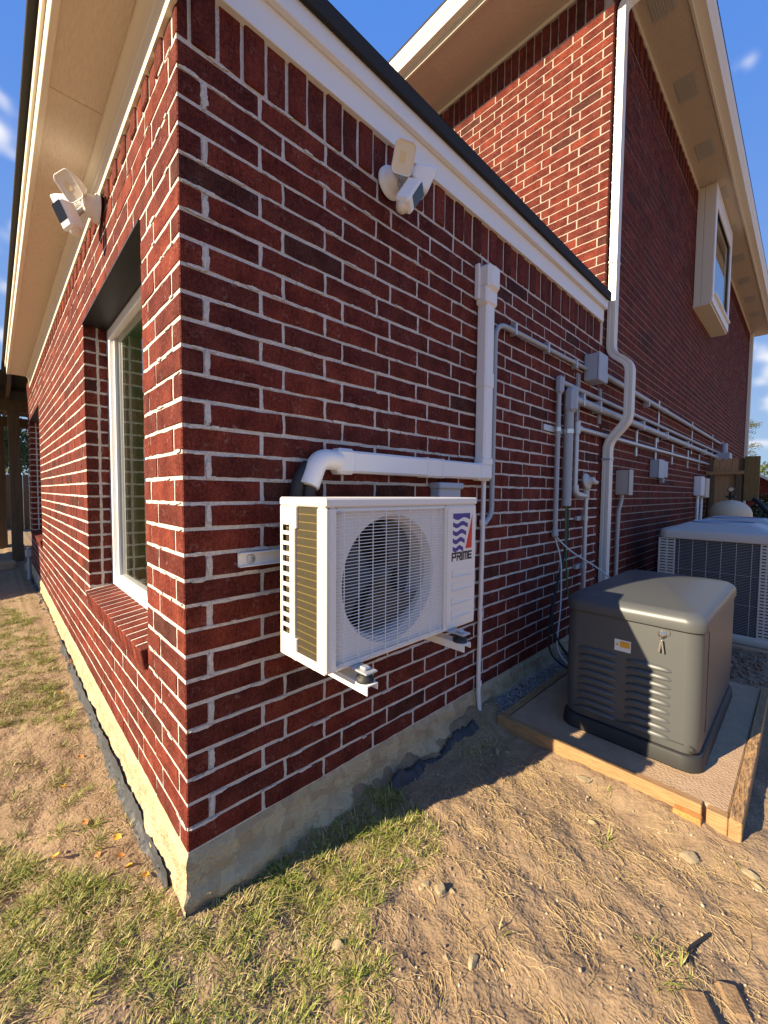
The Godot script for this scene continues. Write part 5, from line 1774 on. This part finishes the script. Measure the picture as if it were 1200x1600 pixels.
func build_litter():
	var r := RandomNumberGenerator.new()
	r.seed = 99
	var A := PackedVector2Array([Vector2(-1.6, -1.0), Vector2(-0.41, -0.72), Vector2(-0.20, -0.30), Vector2(-0.05, -0.12), Vector2(0.05, 0.02), Vector2(0.30, 0.03), Vector2(0.52, 0.05), Vector2(0.66, 0.03), Vector2(0.80, 0.10), Vector2(0.80, 0.33), Vector2(0.71, 0.40), Vector2(0.53, 0.37), Vector2(0.37, 0.38), Vector2(0.36, 0.50), Vector2(0.26, 0.62), Vector2(-0.1, 1.2), Vector2(-1.6, 1.2)])
	var B := PackedVector2Array([Vector2(-1.5, -5.0), Vector2(-0.37, -4.75), Vector2(-0.13, -3.92), Vector2(-0.10, -2.61), Vector2(-0.09, -1.60), Vector2(-0.14, -1.36), Vector2(-0.26, -1.66), Vector2(-0.42, -1.72), Vector2(-1.5, -1.8)])
	var C := PackedVector2Array([Vector2(1.18, 0.04), Vector2(1.50, 0.06), Vector2(1.50, 0.22), Vector2(1.37, 0.30), Vector2(1.14, 0.14)])
	var patch := FastNoiseLite.new()
	patch.seed = 3; patch.frequency = 5.0; patch.fractal_octaves = 2
	var kinds := [blade_mesh(0.35, 0.055), blade_mesh(0.8, 0.05), blade_mesh(1.3, 0.045)]
	var fine := FastNoiseLite.new()
	fine.seed = 17; fine.frequency = 9.0; fine.fractal_octaves = 2
	for kind in 3:
		var xs: Array = []
		var cs: Array = []
		for i in 16000:
			var p: Vector2
			var dens := 1.0
			var u := r.randf()
			if u < 0.55: p = Vector2(r.randf_range(-1.3, 0.82), r.randf_range(-1.0, 1.1))
			elif u < 0.90: p = Vector2(r.randf_range(-1.0, -0.06), r.randf_range(-5.0, -0.2))
			else: p = Vector2(r.randf_range(0.6, 2.2), r.randf_range(0.02, 2.0))
			var n := patch.get_noise_2d(p.x * 1.3, p.y * 1.3) + 0.6 * fine.get_noise_2d(p.x, p.y)
			if in_poly(p, A): dens = 0.80 + 1.2 * n
			elif in_poly(p, B): dens = 0.62 + 1.3 * n
			elif in_poly(p, C): dens = 0.65
			elif p.x < 0 and p.y < -0.1: dens = -0.02 + 0.35 * n
			elif Vector2(p.x - 0.88, p.y - 1.04).length() < 0.06: dens = 0.7
			elif Vector2(p.x - 1.22, p.y - 0.72).length() < 0.10: dens = 0.3
			else: dens = -0.06 + 0.12 * n
			if r.randf() > dens: continue
			var big := 0.74 + 0.42 * clampf(n, -0.5, 0.8)
			if in_poly(p, A) and p.x > 0.1 and p.y < 0.3: big *= 1.3
			var dryness := clampf(0.40 - 0.6 * n + r.randf_range(-0.2, 0.25), 0.08, 0.95)
			if in_poly(p, C): dryness = 0.5
			for k in 5 + r.randi() % 8:
				var a := r.randf() * TAU
				var q := p + Vector2(cos(a), sin(a)) * r.randf_range(0.0, 0.022)
				if not free_ground(q.x, q.y): continue
				var h := r.randf_range(0.016, 0.05) * big
				var bs := Basis(Vector3.UP, PI / 2 - a + r.randf_range(-0.9, 0.9)) * Basis(Vector3.RIGHT, r.randf_range(0.0, 0.9))
				var wide := r.randf_range(0.9, 1.7) * 0.045 / h * 0.85
				xs.append(Transform3D(bs.scaled_local(Vector3(h * wide, h, h)), Vector3(q.x, soil(q.x, q.y) - 0.003, q.y)))
				var green := Color(0.095, 0.140, 0.016).lerp(Color(0.29, 0.30, 0.050), r.randf())
				var dry := Color(0.34, 0.24, 0.095).lerp(Color(0.55, 0.45, 0.23), r.randf())
				cs.append(dry if r.randf() < dryness + (0.2 if kind == 2 else 0.0) else green)
		scatter(["grass", "bent_grass", "flattened_grass"][kind], kinds[kind], M.blade, xs, cs, ["upright green and straw coloured grass blades round the house corner", "leaning green and yellow grass blades round the house corner", "flattened dry grass blades round the house corner"][kind], "grass")
	# straw and dead runners lying on the bare soil
	var sm := MB.new()
	sm.tinted = true
	sm.tube(rounded([Vector3(-0.5, 0.0, 0.0), Vector3(-0.15, 0.05, 0.10), Vector3(0.2, 0.03, -0.08), Vector3(0.5, 0.0, 0.04)], 0.2, 3), 0.015, 4, false, 0.007)
	var straw := sm.mesh()
	var xs2: Array = []
	var cs2: Array = []
	for i in 24000:
		var p := Vector2(r.randf_range(-0.2, 3.4), r.randf_range(0.0, 2.6))
		if i % 5 == 0: p = Vector2(r.randf_range(-1.2, -0.05), r.randf_range(-3.5, 0.0))
		if i % 3 == 0: p = Vector2(r.randf_range(0.2, 1.5), r.randf_range(0.2, 1.3))
		var n := patch.get_noise_2d(p.x * 1.1 + 20, p.y * 1.1)
		if r.randf() > 0.42 + 1.3 * n or not free_ground(p.x, p.y): continue
		var l := 0.018 + 0.065 * pow(r.randf(), 1.5)
		var bs := Basis(Vector3.UP, 0.9 + r.randfn() * 0.75) * Basis(Vector3.RIGHT, r.randf_range(-0.3, 0.3)) * Basis(Vector3.BACK, r.randf_range(-0.2, 0.2))
		var th := clampf(0.055 / l * 0.035, 0.02, 0.06)
		xs2.append(Transform3D(bs.scaled_local(Vector3(l, l * 0.8, l * 0.8)), Vector3(p.x, soil(p.x, p.y) + 0.0015, p.y)))
		cs2.append(Color(0.38, 0.26, 0.12).lerp(Color(0.60, 0.46, 0.24), r.randf()))
	scatter("straw", straw, M.blade, xs2, cs2, "dead straw and dry runners strewn over the bare soil", "straw")
	# crumbs and gravel
	var cm := MB.new()
	cm.tinted = true
	cm.box(Vector3.ZERO, Vector3(1, 0.7, 0.85), 0.28, Basis(Vector3(1, 1, 0).normalized(), 0.5))
	var crumb := cm.mesh()
	var xs3: Array = []
	var cs3: Array = []
	for i in 14000:
		var p := Vector2(r.randf_range(-1.2, 3.4), r.randf_range(-4.0, 2.4))
		if i % 2 == 0: p = Vector2(r.randf_range(-0.3, 1.6), r.randf_range(-0.2, 1.4))
		if not free_ground(p.x, p.y): continue
		var s := 0.0020 + 0.009 * pow(r.randf(), 8)
		xs3.append(Transform3D(Basis(Vector3(r.randfn(), r.randfn(), r.randfn()).normalized(), r.randf() * TAU).scaled(Vector3.ONE * s), Vector3(p.x, soil(p.x, p.y) + s * 0.2, p.y)))
		cs3.append(Color(0.24, 0.165, 0.10).lerp(Color(0.46, 0.36, 0.25), r.randf()))
	for i in 3000:
		var p := Vector2(r.randf_range(1.62, 4.1), r.randf_range(0.01, 0.14))
		var s := r.randf_range(0.006, 0.016)
		xs3.append(Transform3D(Basis(Vector3(r.randfn(), r.randfn(), r.randfn()).normalized(), r.randf() * TAU).scaled(Vector3.ONE * s), Vector3(p.x, -0.135 + r.randf_range(-0.012, 0.012) + 0.02 * (0.14 - p.y) / 0.14, p.y)))
		cs3.append(Color(0.22, 0.21, 0.20).lerp(Color(0.42, 0.40, 0.38), r.randf()))
	for i in 1500:
		var p := Vector2(r.randf_range(3.12, 4.1), r.randf_range(0.15, 1.6))
		var s := r.randf_range(0.008, 0.028)
		xs3.append(Transform3D(Basis(Vector3(r.randfn(), r.randfn(), r.randfn()).normalized(), r.randf() * TAU).scaled(Vector3.ONE * s), Vector3(p.x, soil(p.x, p.y) + s * 0.2, p.y)))
		cs3.append(Color(0.20, 0.10, 0.06).lerp(Color(0.34, 0.22, 0.14), r.randf()))
	var pm := StandardMaterial3D.new()
	pm.vertex_color_use_as_albedo = true
	pm.roughness = 0.95
	scatter("gravel", crumb, pm, xs3, cs3, "soil crumbs and gravel scattered on the ground and along the footing", "gravel")
	# gravel bed strip that carries the footing gravel
	var gb := MB.new()
	gb.span(Vector3(1.62, -0.3, 0.004), Vector3(4.2, -0.137, 0.128))
	structure("gravel_bed", gb, M.slab)
	# stones
	var stones := [[0.61, 0.49, 0.024, "rounded tan stone lying with two smaller ones on bare soil"], [0.595, 0.445, 0.017, "grey stone beside the rounded tan stone"], [0.575, 0.44, 0.012, "small grey stone next to the grass edge"], [0.635, 0.515, 0.012, "little tan stone touching the rounded tan stone"], [0.51, 0.68, 0.020, "pale upright stone alone in the straw"], [0.28, 0.385, 0.022, "pale stone half hidden in the grass"], [0.32, 0.375, 0.014, "small cream stone at the grass edge"], [1.38, 0.235, 0.026, "reddish round stone at the shaded grass tuft"], [1.42, 0.27, 0.018, "white pebble beside the reddish stone"], [1.36, 1.02, 0.034, "flat cream stone chip in front of the pad"], [1.42, 1.17, 0.026, "white stone chip near the pad corner"], [1.38, 1.20, 0.022, "tilted cream chip beyond the pad corner"], [1.48, 0.62, 0.034, "flat stone chip against the pad board"], [1.28, 0.72, 0.018, "grey stone chip under the pad board"], [0.66, 0.34, 0.012, "tiny tan stone in front of the grass tuft"], [0.47, 0.62, 0.010, "small orange-brown stone chip in the straw"]]
	for q in stones:
		q[2] *= 0.78
		var s := MB.new()
		var rs := RandomNumberGenerator.new()
		rs.seed = hash(q[3])
		var flat := 0.4 if q[3].begins_with("flat") else 0.72
		var planes: Array = []
		for i in 13: planes.append([Vector3(rs.randfn(), rs.randfn(), rs.randfn()).normalized(), rs.randf_range(0.62, 0.95)])
		var at := Vector3(q[0], soil(q[0], q[1]) + q[2] * 0.12, q[1])
		var turn := Basis(Vector3.UP, rs.randf() * TAU)
		var rows: Array = []
		for i in 13:
			var th := PI * i / 12.0
			var ring := PackedVector3Array()
			for j in 18:
				var d := Vector3(sin(th) * cos(TAU * j / 18.0), cos(th), sin(th) * sin(TAU * j / 18.0))
				var k := 1.15
				for pl in planes:
					var dd: float = d.dot(pl[0])
					if dd > 0.05: k = min(k, pl[1] / dd)
				ring.append(at + turn * (d * k * q[2] * Vector3(1.3, flat, 0.85)))
			rows.append(ring)
		for i in 12:
			for j in 18:
				s.quad(rows[i][j], rows[i][(j + 1) % 18], rows[i + 1][(j + 1) % 18], rows[i + 1][j], rows[i][j] + rows[i + 1][j] - at * 2.0)
		single("stone", s, M.stone, q[3], "stone", "stones on the bare soil")
	var fl := [[0.83, 1.13, 0.07, "brown flagstone by the tuft of green grass"], [0.93, 1.18, 0.06, "tan flagstone beside the brown one"], [0.76, 1.20, 0.09, "larger tan flagstone behind the brown one"]]
	for q in fl:
		var s := MB.new()
		s.box(Vector3(q[0], soil(q[0], q[1]) - 0.002, q[1]), Vector3(q[2] * 1.5, 0.03, q[2]), 0.012, Basis(Vector3.UP, q[2] * 9))
		single("flagstone", s, M.flag, q[3], "flagstone", "flagstones at the path edge")
	# fallen leaves
	var lf := [[-0.18, -0.62], [-0.11, -0.46], [-0.28, -0.50], [-0.10, -0.34], [-0.06, -0.22], [-0.09, -0.28], [-0.13, -1.15], [-0.2, -0.9], [-0.12, -2.0], [-0.16, -0.42]]
	for k in lf.size():
		var s := MB.new()
		var q: Array = lf[k]
		var o := Vector3(q[0], soil(q[0], q[1]) + 0.008, q[1])
		var bs := Basis(Vector3(r.randfn(), 3, r.randfn()).normalized(), r.randf() * TAU) * Basis(Vector3.RIGHT, r.randf_range(-0.5, 0.5))
		var rows: Array = []
		for i in 6:
			var t := i / 5.0
			var w := 0.011 * sin(PI * clampf(t * 0.9 + 0.06, 0, 1))
			rows.append(PackedVector3Array([o + bs * Vector3(-w, 0.004, t * 0.032), o + bs * Vector3(0, -0.001 + 0.005 * t * t, t * 0.032), o + bs * Vector3(w, 0.004, t * 0.032)]))
		s.grid(rows, false, true)
		single("fallen_leaf", s, M.orange if k % 3 != 0 else M.stake, "curled orange leaf lying by the sunlit wall's footing", "leaf", "fallen leaves by the footing")
	# landscape fabric along the sunlit footing
	var fm := MB.new()
	var fn := FastNoiseLite.new()
	fn.seed = 14; fn.frequency = 1.0; fn.fractal_octaves = 3
	var rows2: Array = []
	for i in 620:
		var z := -0.12 - 6.2 * pow(i / 619.0, 1.5)
		var row := PackedVector3Array()
		for j in 9:
			var t := j / 8.0
			var wd := (0.028 + 0.018 * fn.get_noise_1d(z * 3)) * (0.45 + 0.55 * smoothstep(-0.12, -0.45, z))
			var x := -0.024 - wd * t
			var y: float = lerpf(-0.135 + 0.025 * fn.get_noise_1d(z * 4 + 9), soil(x, z) - 0.006, pow(t, 0.6)) + 0.008 * fn.get_noise_2d(z * 9, t * 3) + 0.004 * fn.get_noise_2d(z * 30 + t * 9, t * 4)
			row.append(Vector3(x + 0.007 * fn.get_noise_2d(z * 8 + 40, t * 3), y, z))
		rows2.append(row)
	fm.grid(rows2, false, true)
	single("landscape_fabric", fm, M.fabric, "crumpled black landscape fabric along the sunlit footing", "fabric")
	var f2 := MB.new()
	var rows3: Array = []
	for i in 180:
		var t0 := i / 179.0
		var row := PackedVector3Array()
		var x := 0.80 + 0.62 * t0
		for j in 8:
			var t := j / 7.0
			row.append(Vector3(x, soil(x, 0.06) - 0.02 + (0.028 + 0.05 * exp(-pow((x - 0.86) / 0.05, 2))) * sin(PI * t) + 0.014 * fn.get_noise_2d(x * 12, t * 3), 0.028 + 0.07 * t + 0.02 * fn.get_noise_2d(x * 6, 3)))
		rows3.append(row)
	f2.grid(rows3, false, false)
	single("plastic_sheet", f2, M.fabric, "black plastic sheet poking out of the soil under the condenser", "plastic sheet")
	var bs2 := MB.new()
	bs2.tube(rounded([Vector3(0.945, soil(0.945, 1.09) + 0.002, 1.085), Vector3(0.99, soil(0.99, 1.08) + 0.012, 1.075), Vector3(1.09, soil(1.09, 1.11) + 0.006, 1.11)], 0.05, 5), 0.0045, 6)
	single("black_strap", bs2, M.rubber, "short bent black strap lying on the straw", "strap")
